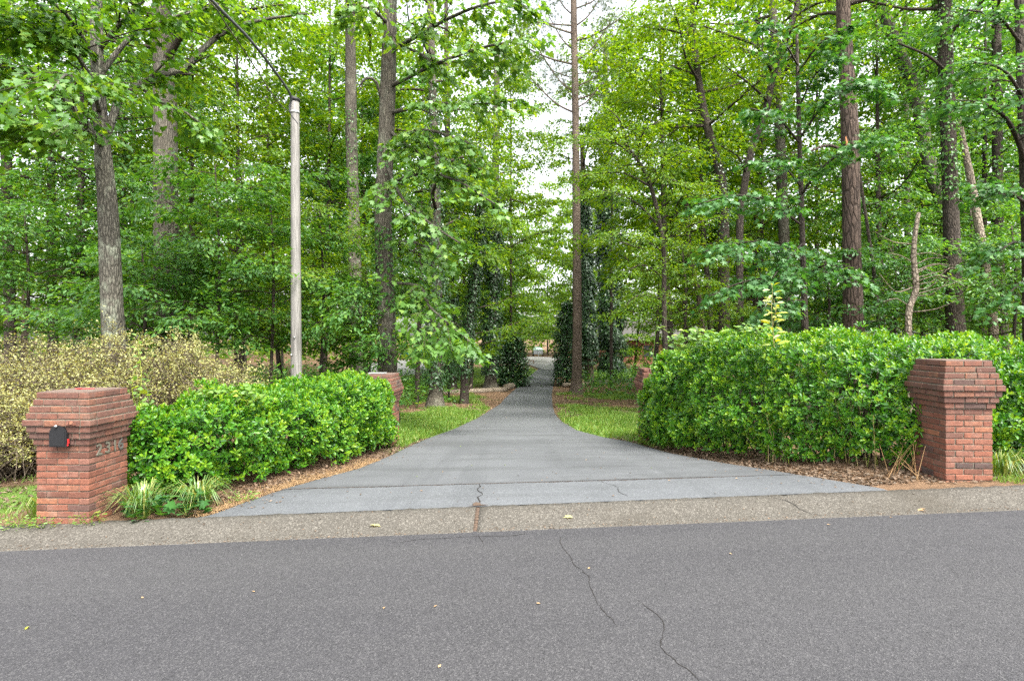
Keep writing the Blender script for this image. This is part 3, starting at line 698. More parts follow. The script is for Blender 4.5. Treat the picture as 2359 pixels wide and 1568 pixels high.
def auto_limbs(tr, z0, z1, n, Rm, rise, az=None, taper=.6):
    """limbs spread round the trunk between two heights; az = (centre, spread) in radians limits the direction"""
    out = []; zz = tr[:, 2]
    for i in range(n):
        f = (i + rng.random()) / n; z = z0 + (z1 - z0) * f; j = int(np.argmin(np.abs(zz - z))); p = tr[j, :3]; rr = tr[j, 3]
        a = (i * 2.4 + rng.normal(0, .4)) if az is None else az[0] + rng.uniform(-1, 1) * az[1]
        Ln = Rm * (1 - taper * f) * rng.uniform(.65, 1.15); d = np.array([math.sin(a), math.cos(a), 0]); u = np.array([0, 0, 1.]); rs = rise * rng.uniform(.6, 1.4)
        q = [p, p + d * Ln * .35 + u * Ln * rs * .4, p + d * Ln * .7 + u * Ln * rs * .75, p + d * Ln + u * Ln * rs * .85]
        r0 = max(.012, min(rr * .45, .02 * Ln))
        out.append(np.array([np.append(q[k] + (rng.normal(0, .06 * Ln, 3) if k else 0), r0 * (1 - .27 * k)) for k in range(4)]))
    return out

def trunk_rows(pts, Z, dz=0.):
    """sheet positions and widths up one trunk -> rows x y z r, carried down into the ground"""
    rows = []
    for q in pts:
        p = at(q[0], q[1], Z if len(q) < 4 else q[3]); rows.append([*p, q[2] / 2 * (Z if len(q) < 4 else q[3]) / F])
    rows = np.array(rows); b = rows[0]; gz = float(hg(b[0], b[1]))
    if b[2] > gz + .1:
        sl_ = (rows[0] - rows[1]) / max(.2, rows[1][2] - rows[0][2]) * -1; dx = (rows[0][0] - rows[1][0]) / max(.5, (rows[1][2] - rows[0][2])) * (b[2] - gz)
        dx = float(np.clip(dx, -.8, .8)); rows = np.vstack([[b[0] + dx, b[1], gz - .15, b[3] * 1.18], [b[0] + dx * .55, b[1], gz + (b[2] - gz) * .45, b[3] * 1.06], rows])
    else: rows = np.vstack([[b[0], b[1], gz - .2, b[3] * 1.1], rows])
    return rows

ALLT = []
def tree(name, label, Z, pts, bk, leaf=None, group=None, sides=14, ivy=None, ivymat='leaf_ivy', flare=1.0):
    """returns (root, rows, leaf cloud, branch mesh); finish() turns them into parts"""
    rows = trunk_rows(pts, Z); tr = smooth_line(rows, .22)
    if flare > 1: hgt = tr[:, 2] - tr[0, 2]; tr[:, 3] *= 1 + (flare - 1) * np.exp(-hgt / .45)
    r = root(name, (tr[0, 0], tr[0, 1], float(hg(tr[0, 0], tr[0, 1]))), label, 'tree', group)
    mb = MB(); mb.tube(tr[:, :3], tr[:, 3], sides, True, .035, rng.random() * 9); mb.build('trunk', M[bk], r)
    if ivy:
        for (y0, y1, thick, dens) in ivy:
            za, zb = at(0, y0, Z)[2], at(0, y1, Z)[2]; sel = tr[(tr[:, 2] > za) & (tr[:, 2] < zb)]
            if len(sel) < 2: continue
            k = int(dens * (zb - za)); ii_ = rng.integers(0, len(sel), k); an = rng.uniform(0, 2 * math.pi, k)
            clump = 1 + .5 * np.sin(sel[ii_, 2] * 2.3 + an * 2) * .6
            rad = sel[ii_, 3] + thick * clump * rng.random(k) ** .5; dr = np.stack([np.cos(an), np.sin(an), np.zeros(k)], 1)
            P = sel[ii_, :3] + dr * rad[:, None]; P[:, 2] += rng.normal(0, .1, k); lv = LV()
            sz = max(.07, .085 * Z / 20); lv.add(P, np.array([0, 0, -1.]) + dr * .5 + rng.normal(0, .35, (k, 3)), dr + np.array([0, 0, .5]) + rng.normal(0, .3, (k, 3)), sz * rng.uniform(.7, 1.3, k))
            lv.build('ivy', M[ivymat], 'heart' if Z < 18 else 'dia', r)
    t = {'root': r, 'tr': tr, 'lv': LV(), 'br': MB(), 'Z': Z, 'bk': bk}; ALLT.append(t); return t
def finish(t, mat, tmpl, bk='twig', wid=1.0, cull=True):
    if tmpl == 'oval' and t['Z'] > 18.8: tmpl = 'dia'
    if t['br'].n: t['br'].build('branches', M[bk], t['root'])['kind'] = 'stuff'
    if t['lv'].p: t['lv'].build('crown', M[mat], tmpl, t['root'], cull, wid)
def limb(t, pts, Z=None, sides=7, tube=True):
    q = np.array([[*at(p[0], p[1], p[3] if len(p) > 3 else (Z or t['Z'])), p[2] / 2 * (p[3] if len(p) > 3 else (Z or t['Z'])) / F] for p in pts])
    s = smooth_line(q, .2); mb = MB(); mb.tube(s[:, :3], np.maximum(s[:, 3], .004), sides, True, .03); mb.build('limb', M[t['bk']], t['root']); return q
def auto(t, y0, y1, n, Rm, rise, nb, blen, leaves, size, droop=.3, az=None, width=.55, tilt=.45, tint=None, taper=.5, start=.25):
    za, zb = at(0, y0, t['Z'])[2], at(0, y1, t['Z'])[2]
    for lb in auto_limbs(t['tr'], za, zb, n, Rm, rise, az, taper):
        if not inview(lb[2, :3], 700): continue
        s = smooth_line(lb, .35); t['br'].tube(s[:, :3], np.maximum(s[:, 3], .004), 5, False)
        grow(t['lv'], t['br'], lb, nb, blen, leaves, size, droop, width, tilt, start, tint)

# 1 leaning maple, left foreground
t = tree('maple_tree', 'lichen-grey maple trunk rising behind the yellowish shrub with one crooked smooth limb', 10, [(262, 760, 48), (258, 700, 45), (252, 560, 43), (248, 465, 39), (236, 330, 31), (226, 180, 27), (222, 0, 24), (220, -200, 18)], 'bark_grey', flare=1.1)
q = limb(t, [(246, 475, 20), (236, 430, 21), (229, 349, 19), (251, 298, 18), (279, 223, 16, 10.2), (321, 195, 15, 10.5), (368, 172, 15, 10.8), (428, 158, 14, 11.3), (465, 116, 12, 11.6), (526, 70, 10, 12), (605, 46, 7, 12.4), (720, 30, 4, 12.8)])
grow(t['lv'], t['br'], q, 22, .85, 26, .125, .5, .6, start=.42)
for pts, nb in (([(236, 330, 16), (170, 250, 12, 9.6), (90, 180, 9, 9.2), (0, 150, 6, 8.8), (-90, 130, 4, 8.5)], 22), ([(228, 230, 14), (180, 130, 10, 9.4), (90, 70, 7, 9), (-30, 40, 4, 8.6)], 20),
                ([(226, 180, 14), (300, 90, 10, 10.4), (400, 40, 7, 11), (520, 10, 4, 11.8)], 18), ([(224, 120, 12), (300, 30, 9, 9.8), (380, -40, 5, 9.8)], 12),
                ([(238, 340, 12), (200, 300, 9, 9.3), (110, 290, 6, 8.9), (20, 270, 4, 8.6)], 16), ([(321, 195, 10, 10.5), (360, 230, 7, 10.6), (430, 260, 5, 10.8), (480, 300, 3, 11)], 10),
                ([(226, 150, 12), (150, 30, 8, 9), (60, -30, 5, 8.4)], 14), ([(230, 260, 10), (210, 200, 8, 9), (160, 170, 6, 8), (120, 210, 4, 7.4)], 14)):
    grow(t['lv'], t['br'], limb(t, pts), nb, .9, 30, .125, .55, .6, start=.3)
finish(t, 'leaf_maple', 'maple')

# 2 straight grey trunk
t = tree('tulip_tree', 'straight thick grey trunk just right of the maple with the crooked limb', 15, [(388, 720, 60), (385, 600, 54), (380, 220, 46), (372, 0, 38), (368, -250, 28)], 'bark_tulip', flare=1.1)
auto(t, 200, -200, 12, 4.5, .25, 12, 1.3, 30, .14, .4); finish(t, 'leaf_back', 'oval')
# 3, 4 pair of straight trunks right of the utility pole
t = tree('tulip_tree', 'slimmer of the two vine-patched trunks right of the utility pole', 20, [(822, 860, 33), (816, 540, 28), (810, 300, 26), (808, 80, 23), (806, -200, 18)], 'bark_tulip', ivy=[(640, 250, .05, 120), (880, 620, .05, 40)], ivymat='leaf_under')
auto(t, 90, -250, 8, 4, .3, 9, 1.4, 30, .16, .4); finish(t, 'leaf_back', 'oval')
t = tree('tulip_tree', 'thick pale trunk right of the slim pair tree, with bright lobed leaves to its right', 14, [(893, 860, 46), (890, 700, 41), (883, 500, 38), (893, 250, 36), (900, 0, 30), (905, -200, 24)], 'bark_tulip', ivy=[(720, 520, .09, 260), (500, 330, .03, 60)], ivymat='leaf_under', flare=1.1)
limb(t, [(880, 235, 8), (868, 190, 7, 13.8), (845, 180, 6, 13.6), (828, 200, 3, 13.5)])
for pts, nb in (([(897, 420, 9), (980, 400, 7, 13), (1060, 420, 6, 12.2), (1140, 470, 4, 11.6)], 14), ([(895, 330, 9), (980, 300, 7, 12.8), (1080, 330, 5, 12)], 12),
                ([(898, 200, 11), (1000, 150, 8, 12.8), (1110, 110, 6, 12), (1230, 90, 4, 11.4)], 18), ([(899, 120, 11), (1020, 50, 8, 12.6), (1120, 10, 6, 12), (1220, 0, 4, 11.6)], 18),
                ([(897, 260, 10), (1000, 240, 8, 12.8), (1100, 240, 5, 12.2), (1200, 230, 4, 11.8)], 15), ([(901, -20, 10), (1000, -60, 8, 12.6), (1120, -80, 5, 12)], 12),
                ([(890, 380, 8), (930, 460, 7, 12.8), (1000, 520, 5, 12.2), (1060, 560, 4, 11.8)], 13), ([(892, 650, 7), (968, 660, 6, 13), (985, 700, 5, 12.6), (1050, 760, 4, 12.2), (1100, 800, 3, 12)], 17),
                ([(985, 690, 5, 12.7), (1000, 760, 4, 12.6), (1030, 810, 3, 12.4)], 9), ([(888, 560, 7), (960, 560, 5, 13.2), (1030, 600, 3, 12.8)], 9),
                ([(900, 60, 10), (850, 20, 7, 13.4), (780, 20, 5, 12.8)], 11), ([(896, 300, 8), (960, 350, 6, 13), (1040, 370, 4, 12.4), (1110, 390, 3, 12)], 11), ([(900, 100, 8), (960, 120, 6, 13.4), (1020, 160, 4, 13)], 9)):
    grow(t['lv'], t['br'], limb(t, pts), nb, .95, 26, .15, .55, .6, start=.25)
finish(t, 'leaf_tulip', 'maple')

# 5-8 ivy-clad trunks left of the drive
def on_ground_tree(name, label, pts, bk, ivy=None, flare=1.0, sides=12, group=None, **kw):
    x, Z = hit(pts[0][0], pts[0][1]); return tree(name, label, Z, pts, bk, None, group, sides, ivy, flare=flare, **kw)
t = on_ground_tree('ivy_tree', 'thick trunk with bare flared foot and ivy above, nearest left of the driveway', [(1003, 945, 42), (1004, 915, 34), (1005, 880, 30), (1006, 700, 26), (1003, 400, 22), (995, 150, 18), (990, -150, 14)], 'bark_tulip', [(885, 520, .34, 700), (520, 200, .14, 200)], 1.45)
auto(t, 560, -150, 16, 4.5, .2, 11, 1.5, 30, .18, .4); finish(t, 'leaf_back', 'oval')
t = on_ground_tree('ivy_tree', 'thin ivy-covered trunk leaning right, second left of the driveway', [(1070, 930, 21), (1071, 850, 18), (1076, 780, 17), (1090, 680, 16), (1105, 560, 14), (1115, 380, 10)], 'bark_dark', [(870, 480, .24, 500)], 1.2)
auto(t, 600, 300, 8, 3, .3, 8, 1.4, 26, .19, .4); finish(t, 'leaf_back', 'oval')
t = on_ground_tree('ivy_tree', 'dark ivy-covered trunk just behind the flared trunk', [(1042, 905, 24), (1042, 860, 20), (1040, 760, 18), (1035, 500, 16), (1030, 200, 12), (1028, 0, 9)], 'bark_dark', [(880, 480, .4, 500)], 1.2)
auto(t, 480, 0, 9, 4.5, .3, 9, 1.8, 26, .24, .4); finish(t, 'leaf_back', 'dia')
t = on_ground_tree('ivy_tree', 'pale-footed ivy trunk beside the dark holly left of the driveway', [(1131, 893, 32), (1131, 870, 26), (1133, 820, 24), (1136, 650, 22), (1141, 450, 18), (1146, 100, 13)], 'bark_tulip', [(858, 430, .45, 600)], 1.3)
auto(t, 620, 50, 14, 5.5, .2, 10, 2.0, 28, .26, .5); finish(t, 'leaf_back', 'dia')
# thin stems among them
for (x, y, w, tx, ty, lab) in ((957, 915, 7, 965, 700, 'thin dark sapling stem right behind the rear left pillar'), (1034, 925, 5, 1030, 800, 'very thin sapling stem between two ivy trunks left of the driveway')):
    t = on_ground_tree('sapling', lab, [(x, y, w), ((x + tx) / 2 + 3, (y + ty) / 2, w * .8), (tx, ty, w * .5)], 'bark_dark', sides=6)
    auto(t, (y + ty) / 2 - 20, ty, 7, 1.6, .2, 6, .7, 18, .14, .4); finish(t, 'leaf_under', 'oval')

# 9 pine right of the drive, bare lower stem
t = on_ground_tree('pine_tree', 'tall straight pine trunk standing alone at the right edge of the driveway', [(1328, 908, 30), (1329, 880, 24), (1330, 800, 22), (1330, 650, 20), (1328, 450, 18), (1326, 250, 16), (1322, 0, 14), (1320, -250, 10)], 'bark_pine', None, 1.5)
Zp = t['Z']; lvp = t['lv']
for (y0, dx, dy, w) in ((262, -110, -90, 5), (250, 60, -60, 4), (215, -90, -110, 5), (200, 95, -70, 4), (180, -60, -20, 4), (150, -150, -60, 5), (140, 80, -90, 5), (120, -70, -100, 4), (95, 110, -60, 4), (80, -130, -70, 5), (60, 70, -90, 4), (40, -60, -80, 4), (20, 90, -60, 4), (0, -100, -60, 5), (-30, 80, -40, 4), (-40, -80, -50, 4), (235, -40, -80, 3), (170, 130, -20, 3), (60, -160, -20, 4), (-60, 40, -60, 3), (230, 110, -60, 4)):
    zt = Zp + rng.uniform(-2.5, 2.5); q = limb(t, [(1327, y0, w), (1327 + dx * .4, y0 + dy * .25, w * .8, (Zp + zt) / 2), (1327 + dx * .75, y0 + dy * .65, w * .6, zt), (1327 + dx, y0 + dy, w * .35, zt)], sides=5)
    sm = smooth_line(q, .3); k = 110; j = rng.integers(int(len(sm) * .45), len(sm), k); off = rng.normal(0, .6, (k, 3)); P = sm[j, :3] + off
    lvp.add(P, unit(off + np.array([0, 0, .3])), rdir(k),   .42 * rng.uniform(.7, 1.2, k))
    for jj in j[:8]:
        t['br'].tube([sm[jj, :3], sm[jj, :3] + rng.normal(0, .5, 3)], [.02, .008], 3, False)
finish(t, 'leaf_pine', 'tuft', 'bark_pine', 1.0)
# 10, 11 ivy trunks right of the pine
t = on_ground_tree('ivy_tree', 'ivy-clad trunk directly right of the lone pine, bare brown foot', [(1360, 886, 24), (1359, 862, 20), (1357, 820, 19), (1350, 650, 17), (1345, 500, 14), (1342, 330, 11)], 'bark_pine', [(835, 400, .42, 900)], 1.25)
auto(t, 420, 250, 8, 5, .25, 9, 2, 26, .27, .4); finish(t, 'leaf_back', 'dia')
t = on_ground_tree('ivy_tree', 'bushiest ivy-clad trunk right of the driveway, ivy swelling wide', [(1409, 875, 26), (1409, 850, 21), (1407, 800, 20), (1403, 600, 18), (1398, 350, 14), (1394, 100, 10)], 'bark_brown', [(852, 440, .9, 1300), (440, 250, .6, 400)], 1.3)
auto(t, 480, 50, 13, 5.5, .25, 10, 2, 28, .28, .4); finish(t, 'leaf_back', 'dia')

# 12 right-hand woods
t = tree('gum_tree', 'slender bent brown trunk leftmost behind the tall hedge', 24, [(1618, 780, 15), (1612, 690, 14), (1592, 600, 12), (1585, 520, 10), (1578, 380, 7)], 'bark_brown')
auto(t, 560, 350, 9, 3, .3, 9, 1.2, 26, .17, .4); finish(t, 'leaf_gum', 'oval')
t = tree('gum_tree', 'slender dark trunk next right of the slender bent brown one', 25, [(1638, 765, 13), (1632, 660, 12), (1622, 560, 11), (1615, 400, 9), (1610, 200, 7)], 'bark_dark')
auto(t, 480, 150, 9, 3.4, .3, 9, 1.4, 26, .18, .4); finish(t, 'leaf_back', 'oval')
t = tree('oak_tree', 'thick dark trunk left of the leaning dark tree, its top bending left', 22, [(1668, 770, 28), (1668, 600, 25), (1662, 420, 22), (1624, 266, 17), (1603, 126, 14), (1595, 0, 12), (1590, -150, 9)], 'bark_dark', ivy=[(560, 330, .08, 120)])
limb(t, [(1620, 290, 8), (1570, 292, 6), (1520, 295, 4), (1480, 298, 2)])
auto(t, 330, -150, 16, 4.5, .3, 11, 1.5, 34, .15, .4); finish(t, 'leaf_fine', 'oval')
t = tree('oak_tree', 'dark furrowed tree leaning far right and forking in the upper right', 19, [(1704, 790, 18), (1704, 619, 16), (1705, 512, 16), (1713, 442, 16), (1732, 344, 16), (1764, 256, 16), (1783, 172, 14), (1820, 70, 12), (1839, 0, 11), (1855, -120, 9)], 'bark_dark')
for pts, nb in (([(1783, 172, 8), (1745, 110, 6, 18.4), (1690, 85, 5, 17.8), (1620, 60, 3, 17.2)], 14), ([(1770, 235, 7), (1735, 200, 5, 18.3), (1670, 150, 3, 17.6)], 11), ([(1720, 400, 6), (1700, 360, 4, 18.5), (1650, 330, 3, 18)], 9), ([(1830, 40, 7), (1880, 10, 5, 18.4), (1960, -10, 3, 17.8)], 9), ([(1800, 120, 6), (1860, 90, 5, 18.4), (1930, 80, 3, 18)], 10), ([(1836, 10, 6), (1780, -20, 4, 18.2), (1720, -30, 3, 17.6)], 10)):
    grow(t['lv'], t['br'], limb(t, pts), nb, 1.2, 44, .12, .35, .6, start=.2)
finish(t, 'leaf_fine', 'oval')
# fine-leaved layered tree right of the drive
t = tree('hornbeam_tree', 'fine-leaved small tree with flat tiers of foliage reaching over the driveway from the right', 17, [(1533, 800, 12), (1530, 700, 11), (1528, 560, 10), (1500, 430, 9), (1470, 370, 7), (1440, 330, 4)], 'bark_dark')
for pts, nb in (([(1500, 430, 6), (1440, 400, 4), (1380, 400, 3, 16.5), (1320, 410, 2, 16)], 15), ([(1525, 530, 6), (1470, 470, 4), (1400, 440, 3, 16.2), (1340, 450, 2, 15.8)], 15), ([(1480, 380, 5), (1420, 330, 4, 16.4), (1350, 320, 3, 16), (1280, 330, 2, 15.6)], 16), ([(1500, 430, 5), (1540, 370, 4, 16.5), (1600, 340, 2, 16)], 12),
                ([(1470, 370, 5), (1480, 310, 4, 16.4), (1530, 270, 2, 16)], 12), ([(1450, 340, 4), (1430, 280, 3, 16.4), (1400, 250, 2, 16)], 11), ([(1528, 560, 5), (1590, 520, 4, 16.4), (1660, 500, 2, 16)], 12), ([(1530, 640, 4), (1480, 610, 3, 16.4), (1420, 640, 2, 16)], 12), ([(1530, 690, 4), (1470, 680, 3, 16.6), (1430, 720, 2, 16.2)], 10), ([(1490, 400, 4), (1570, 420, 3, 16.2), (1640, 430, 2, 15.8)], 12), ([(1528, 580, 4), (1460, 540, 3, 16.2), (1390, 545, 2, 15.8)], 12)):
    grow(t['lv'], t['br'], limb(t, pts, sides=5), nb, .95, 58, .085, .3, .65, start=.15)
finish(t, 'leaf_fine', 'oval')
t = tree('oak_tree', 'grey trunk seen between the leaning dark tree and the red-brown trunk', 24, [(1814, 775, 25), (1808, 600, 23), (1801, 400, 22), (1793, 233, 20), (1780, 0, 16), (1775, -200, 12)], 'bark_tulip')
auto(t, 250, -200, 12, 5, .3, 10, 1.6, 32, .18, .4); finish(t, 'leaf_back', 'oval')
# sweetgum with star leaves in front
t = tree('gum_tree', 'star-leaved young gum rising from behind the tall hedge, branches down to hedge top', 13, [(1856, 790, 16), (1852, 650, 13), (1846, 450, 11), (1840, 250, 9), (1836, 80, 6)], 'bark_dark')
for pts, nb in (([(1850, 600, 6), (1780, 560, 5, 12.4), (1700, 560, 4, 12), (1620, 580, 3, 11.6)], 18), ([(1852, 660, 6), (1790, 640, 5, 12.4), (1710, 650, 4, 12), (1640, 680, 3, 11.7)], 17), ([(1848, 520, 6), (1780, 470, 5, 12.4), (1700, 450, 4, 12), (1610, 470, 3, 11.6)], 17), ([(1846, 450, 6), (1890, 390, 5, 12.4), (1960, 340, 4, 12), (2030, 330, 2, 11.7)], 15),
                ([(1842, 330, 6), (1790, 270, 4, 12.4), (1730, 250, 3, 12)], 10), ([(1842, 320, 6), (1900, 240, 5, 12.4), (1960, 200, 3, 12), (2010, 190, 2, 11.7)], 15), ([(1840, 250, 5), (1880, 170, 4, 12.4), (1930, 130, 3, 12)], 13), ([(1838, 170, 5), (1890, 100, 4, 12.3), (1960, 60, 2, 12)], 13), ([(1853, 690, 5), (1800, 700, 4, 12.2), (1740, 730, 3, 11.9)], 12),
                ([(1852, 640, 5), (1900, 610, 4, 12.4), (1950, 620, 3, 12)], 9), ([(1846, 430, 5), (1800, 380, 4, 12.3), (1740, 370, 3, 12)], 9), ([(1850, 560, 5), (1820, 590, 4, 12.2), (1780, 640, 3, 11.7)], 11), ([(1838, 150, 5), (1800, 90, 4, 12.3), (1740, 50, 3, 12)], 11)):
    grow(t['lv'], t['br'], limb(t, pts, sides=5), nb, .8, 24, .135, .5, .6, start=.2)
finish(t, 'leaf_gum', 'star')

# 15 big red-brown trunk, 16 vine trunk, 17 leaning, 18 pale leaning, snag, others
t = tree('pine_tree', 'massive red-brown furrowed trunk with an orange scar behind the tall hedge', 15, [(1968, 795, 46), (1966, 740, 43), (1962, 500, 37), (1958, 294, 36), (1945, 73, 30), (1938, -150, 24)], 'bark_brown', flare=1.1)
mb = MB(); p = at(1953, 345, 14.74); mb.tube([p + np.array([-.05, .0, .35]), p + np.array([0, -.02, 0]), p + np.array([.06, .02, -.3])], [.01, .05, .012], 6); plain('scar_wood', (.30, .12, .05), .9); mb.build('bark_scar', M['scar_wood'], t['root'])
limb(t, [(1958, 355, 8), (1910, 335, 6, 14.6), (1860, 350, 4, 14.3), (1820, 352, 2, 14)])
auto(t, 60, -200, 8, 3.6, .3, 9, 1.1, 26, .13, .4); finish(t, 'leaf_back', 'oval')
t = tree('oak_tree', 'thick dark straight trunk behind the right brick pillar, vines on its upper part', 16, [(2206, 795, 44), (2201, 740, 37), (2193, 560, 33), (2188, 392, 31), (2179, 147, 30), (2178, 0, 28), (2178, -200, 22)], 'bark_dark', ivy=[(470, -150, .10, 260)], ivymat='leaf_under', flare=1.1)
limb(t, [(2185, 170, 8), (2140, 130, 6, 15.6), (2070, 100, 4, 15.2)]); auto(t, 120, -200, 9, 4, .3, 9, 1.3, 28, .14, .4); finish(t, 'leaf_under', 'oval')
t = tree('pine_tree', 'thick furrowed trunk leaning left, passing behind the dark vine trunk', 21, [(2233, 775, 21), (2222, 650, 23), (2195, 540, 26), (2160, 441, 28), (2139, 367, 28), (2110, 220, 27), (2063, 98, 25), (2020, -20, 21), (1990, -150, 16)], 'bark_tulip')
auto(t, 100, -200, 9, 4.5, .3, 9, 1.5, 28, .17, .4); finish(t, 'leaf_back', 'oval')
t = tree('birch_tree', 'pale slender trunk leaning left, right of the dark vine trunk', 17, [(2293, 815, 20), (2283, 700, 19), (2262, 563, 18), (2237, 416, 15), (2216, 310, 12), (2204, 255, 9), (2190, 190, 5)], 'bark_pale')
auto(t, 330, 180, 7, 2.4, .3, 8, 1, 24, .13, .4); finish(t, 'leaf_under', 'oval')
t = tree('dead_snag', 'short pale dead snag with bare twigs just above the tall hedge', 13, [(2094, 795, 15), (2093, 745, 13), (2096, 705, 14), (2111, 665, 13), (2105, 588, 11), (2110, 530, 10), (2117, 490, 8)], 'bark_pale', sides=10)
for i in range(16):
    y0 = rng.uniform(560, 740); zz_ = 13 + rng.uniform(-1, .4); dx = rng.uniform(60, 130) * (1 if i % 5 else -.7)
    q = limb(t, [(2100, y0, 3), (2100 + dx * .5, y0 + rng.uniform(-25, 10), 2, (13 + zz_) / 2), (2100 + dx, y0 + rng.uniform(-40, 10), 1, zz_)], sides=4)
    for k in range(4):
        b = q[1, :3] + (q[2, :3] - q[1, :3]) * rng.random(); t['br'].tube([b, b + rng.normal(0, .13, 3) + np.array([.15 * np.sign(dx), 0, .05])], [.005, .002], 3, False)
finish(t, 'leaf_under', 'oval', 'twig_shrub')
t = tree('oak_tree', 'dark straight trunk right of the pale leaning trunk', 21, [(2312, 785, 23), (2301, 600, 21), (2298, 343, 20), (2296, 100, 18), (2295, -150, 14)], 'bark_dark')
auto(t, 300, -200, 10, 4.5, .3, 10, 1.4, 30, .16, .4); finish(t, 'leaf_under', 'oval')
t = tree('pine_tree', 'thin straight trunk far behind the dead snag', 27, [(2092, 765, 13), (2090, 465, 12), (2088, 245, 11), (2085, 0, 10), (2083, -200, 8)], 'bark_tulip')
auto(t, 80, -200, 7, 4, .3, 9, 1.6, 28, .2, .4); finish(t, 'leaf_back', 'oval')
t = tree('sapling', 'thin curved sapling between the red-brown trunk and the dead snag', 16, [(2028, 785, 10), (2016, 650, 8), (2000, 530, 7), (1983, 416, 6), (1975, 320, 3)], 'bark_dark', sides=7)
auto(t, 500, 300, 9, 1.8, .2, 8, .9, 26, .11, .4); finish(t, 'leaf_under', 'oval')
t = tree('maple_tree', 'maple at the right edge of the view with a dark bent limb', 13, [(2375, 800, 28), (2368, 500, 25), (2356, 200, 21), (2348, 0, 18), (2342, -150, 14)], 'bark_dark')
for pts, nb in (([(2366, 380, 12), (2335, 300, 10, 12.6), (2300, 255, 8, 12.2), (2250, 235, 4, 11.8), (2190, 230, 2, 11.5)], 16), ([(2366, 470, 8), (2320, 440, 6, 12.3), (2250, 430, 4, 11.8)], 13), ([(2356, 220, 8), (2310, 160, 6, 12.3), (2230, 140, 3, 11.8)], 14), ([(2352, 100, 8), (2300, 40, 6, 12.4), (2210, 20, 3, 12)], 13), ([(2368, 560, 6), (2330, 560, 5, 12.2), (2280, 600, 3, 11.8)], 11), ([(2370, 640, 6), (2340, 660, 4, 12.2), (2300, 710, 2, 11.8)], 10), ([(2368, 520, 6), (2420, 480, 4, 12.3), (2480, 480, 2, 11.8)], 8), ([(2360, 300, 6), (2400, 240, 4, 12), (2450, 220, 2, 11.5)], 8)):
    grow(t['lv'], t['br'], limb(t, pts), nb, .9, 28, .11, .4, .6, start=.25)
finish(t, 'leaf_gum', 'maple')
# left edge trunks
t = tree('oak_tree', 'dark trunk at the left edge of the view behind the shrubs', 18, [(24, 760, 23), (20, 590, 21), (12, 270, 19), (8, 0, 16), (6, -200, 12)], 'bark_dark')
auto(t, 420, -200, 14, 4.5, .25, 11, 1.4, 32, .14, .4); finish(t, 'leaf_under', 'oval')
t = tree('oak_tree', 'dark trunk low between the left edge and the lichen-grey maple', 20, [(122, 760, 20), (120, 640, 18), (118, 480, 16), (122, 250, 14), (124, 0, 11)], 'bark_dark')
auto(t, 520, 0, 13, 4, .25, 11, 1.3, 32, .14, .4); finish(t, 'leaf_under', 'oval')
t = tree('oak_tree', 'slim grey trunk between the maple and the thick grey trunk', 24, [(284, 700, 15), (284, 450, 14), (279, 300, 12), (275, 60, 9)], 'bark_tulip')
auto(t, 420, 0, 12, 4.5, .25, 11, 1.6, 30, .17, .4); finish(t, 'leaf_back', 'oval')

# understorey trees with tiers of small leaves
UN = [('understorey tree with tiers of leaves between the maple and the thick grey trunk', 13.5, 330, 820, 560, 9, 'leaf_under'), ('understorey tree filling the gap left of the utility pole', 14, 500, 840, 380, 8, 'leaf_under'), ('understorey tree whose sprays reach past the foot of the utility pole', 14.5, 625, 850, 420, 8, 'leaf_under'),
      ('understorey tree right behind the utility pole', 15.5, 740, 860, 480, 8, 'leaf_fine'), ('low leafy tree below the slimmer vine-patched trunk', 15, 850, 880, 640, 6, 'leaf_under'), ('understorey tree at far left above the yellowish shrub', 14.5, 60, 800, 480, 8, 'leaf_under'), ('understorey tree left of the maple foot', 16, 190, 800, 420, 8, 'leaf_under'),
      ('understorey tree right of the red-brown trunk', 17, 2060, 790, 560, 7, 'leaf_under'), ('understorey tree between the dark vine trunk and the pale leaning trunk', 18.5, 2240, 790, 480, 7, 'leaf_under'), ('low understorey tree left of the red-brown trunk foot', 16.5, 1905, 790, 590, 7, 'leaf_gum'), ('understorey tree far right beside the dark straight trunk', 16, 2335, 800, 520, 7, 'leaf_under'),
      ('understorey tree behind the slender bent trunks', 20, 1575, 800, 560, 7, 'leaf_fine')]
for lab, Z, x, yb, yt, w, mt in UN:
    t = tree('understorey_tree', lab, Z, [(x, yb, w), (x + 6, (yb + yt) / 2, w * .8), (x - 4, yt, w * .4)], 'bark_dark', sides=6, group='understorey trees')
    auto(t, yb - 30, yt, 20, 2.7, .12, 11, 1.0, 34, .105 if mt == 'leaf_fine' else .125, .25, width=.65, tilt=.35, taper=.35, start=.15); finish(t, mt, 'oval')

# ------------------------------------------------------------------ woods further back
LAB_B = {'l': 'dark background tree deep in the woods left of the driveway', 'c': 'background tree around the far end of the driveway', 'r': 'dark background tree deep in the woods right of the driveway'}
spots = [(xd_ / 1.0, z_) for xd_, z_ in []]
g2 = np.random.default_rng(5)
for i in range(40):
    for _ in range(40):
        Z = g2.uniform(27, 64); xd = g2.uniform(-250, 2600); x = (xd - CX) * Z / F
        if abs(xd - 1230) < 110 and Z < 75: continue
        if on_drive(np.array(x), np.array(Z), 2.0) or (-20 < x < -8 and 54 < Z < 82): continue
        if all((x - a) ** 2 + (Z - b) ** 2 > 14 for a, b in spots): spots.append((x, Z)); break
GRP = {'l': 'background trees left of the driveway', 'c': 'background trees at the end of the driveway', 'r': 'background trees right of the driveway'}
def bkey(x, Z): xd = CX + x * F / Z; return 'l' if xd < 1000 else ('r' if xd > 1450 else 'c')
protos = []; NOCULL = True
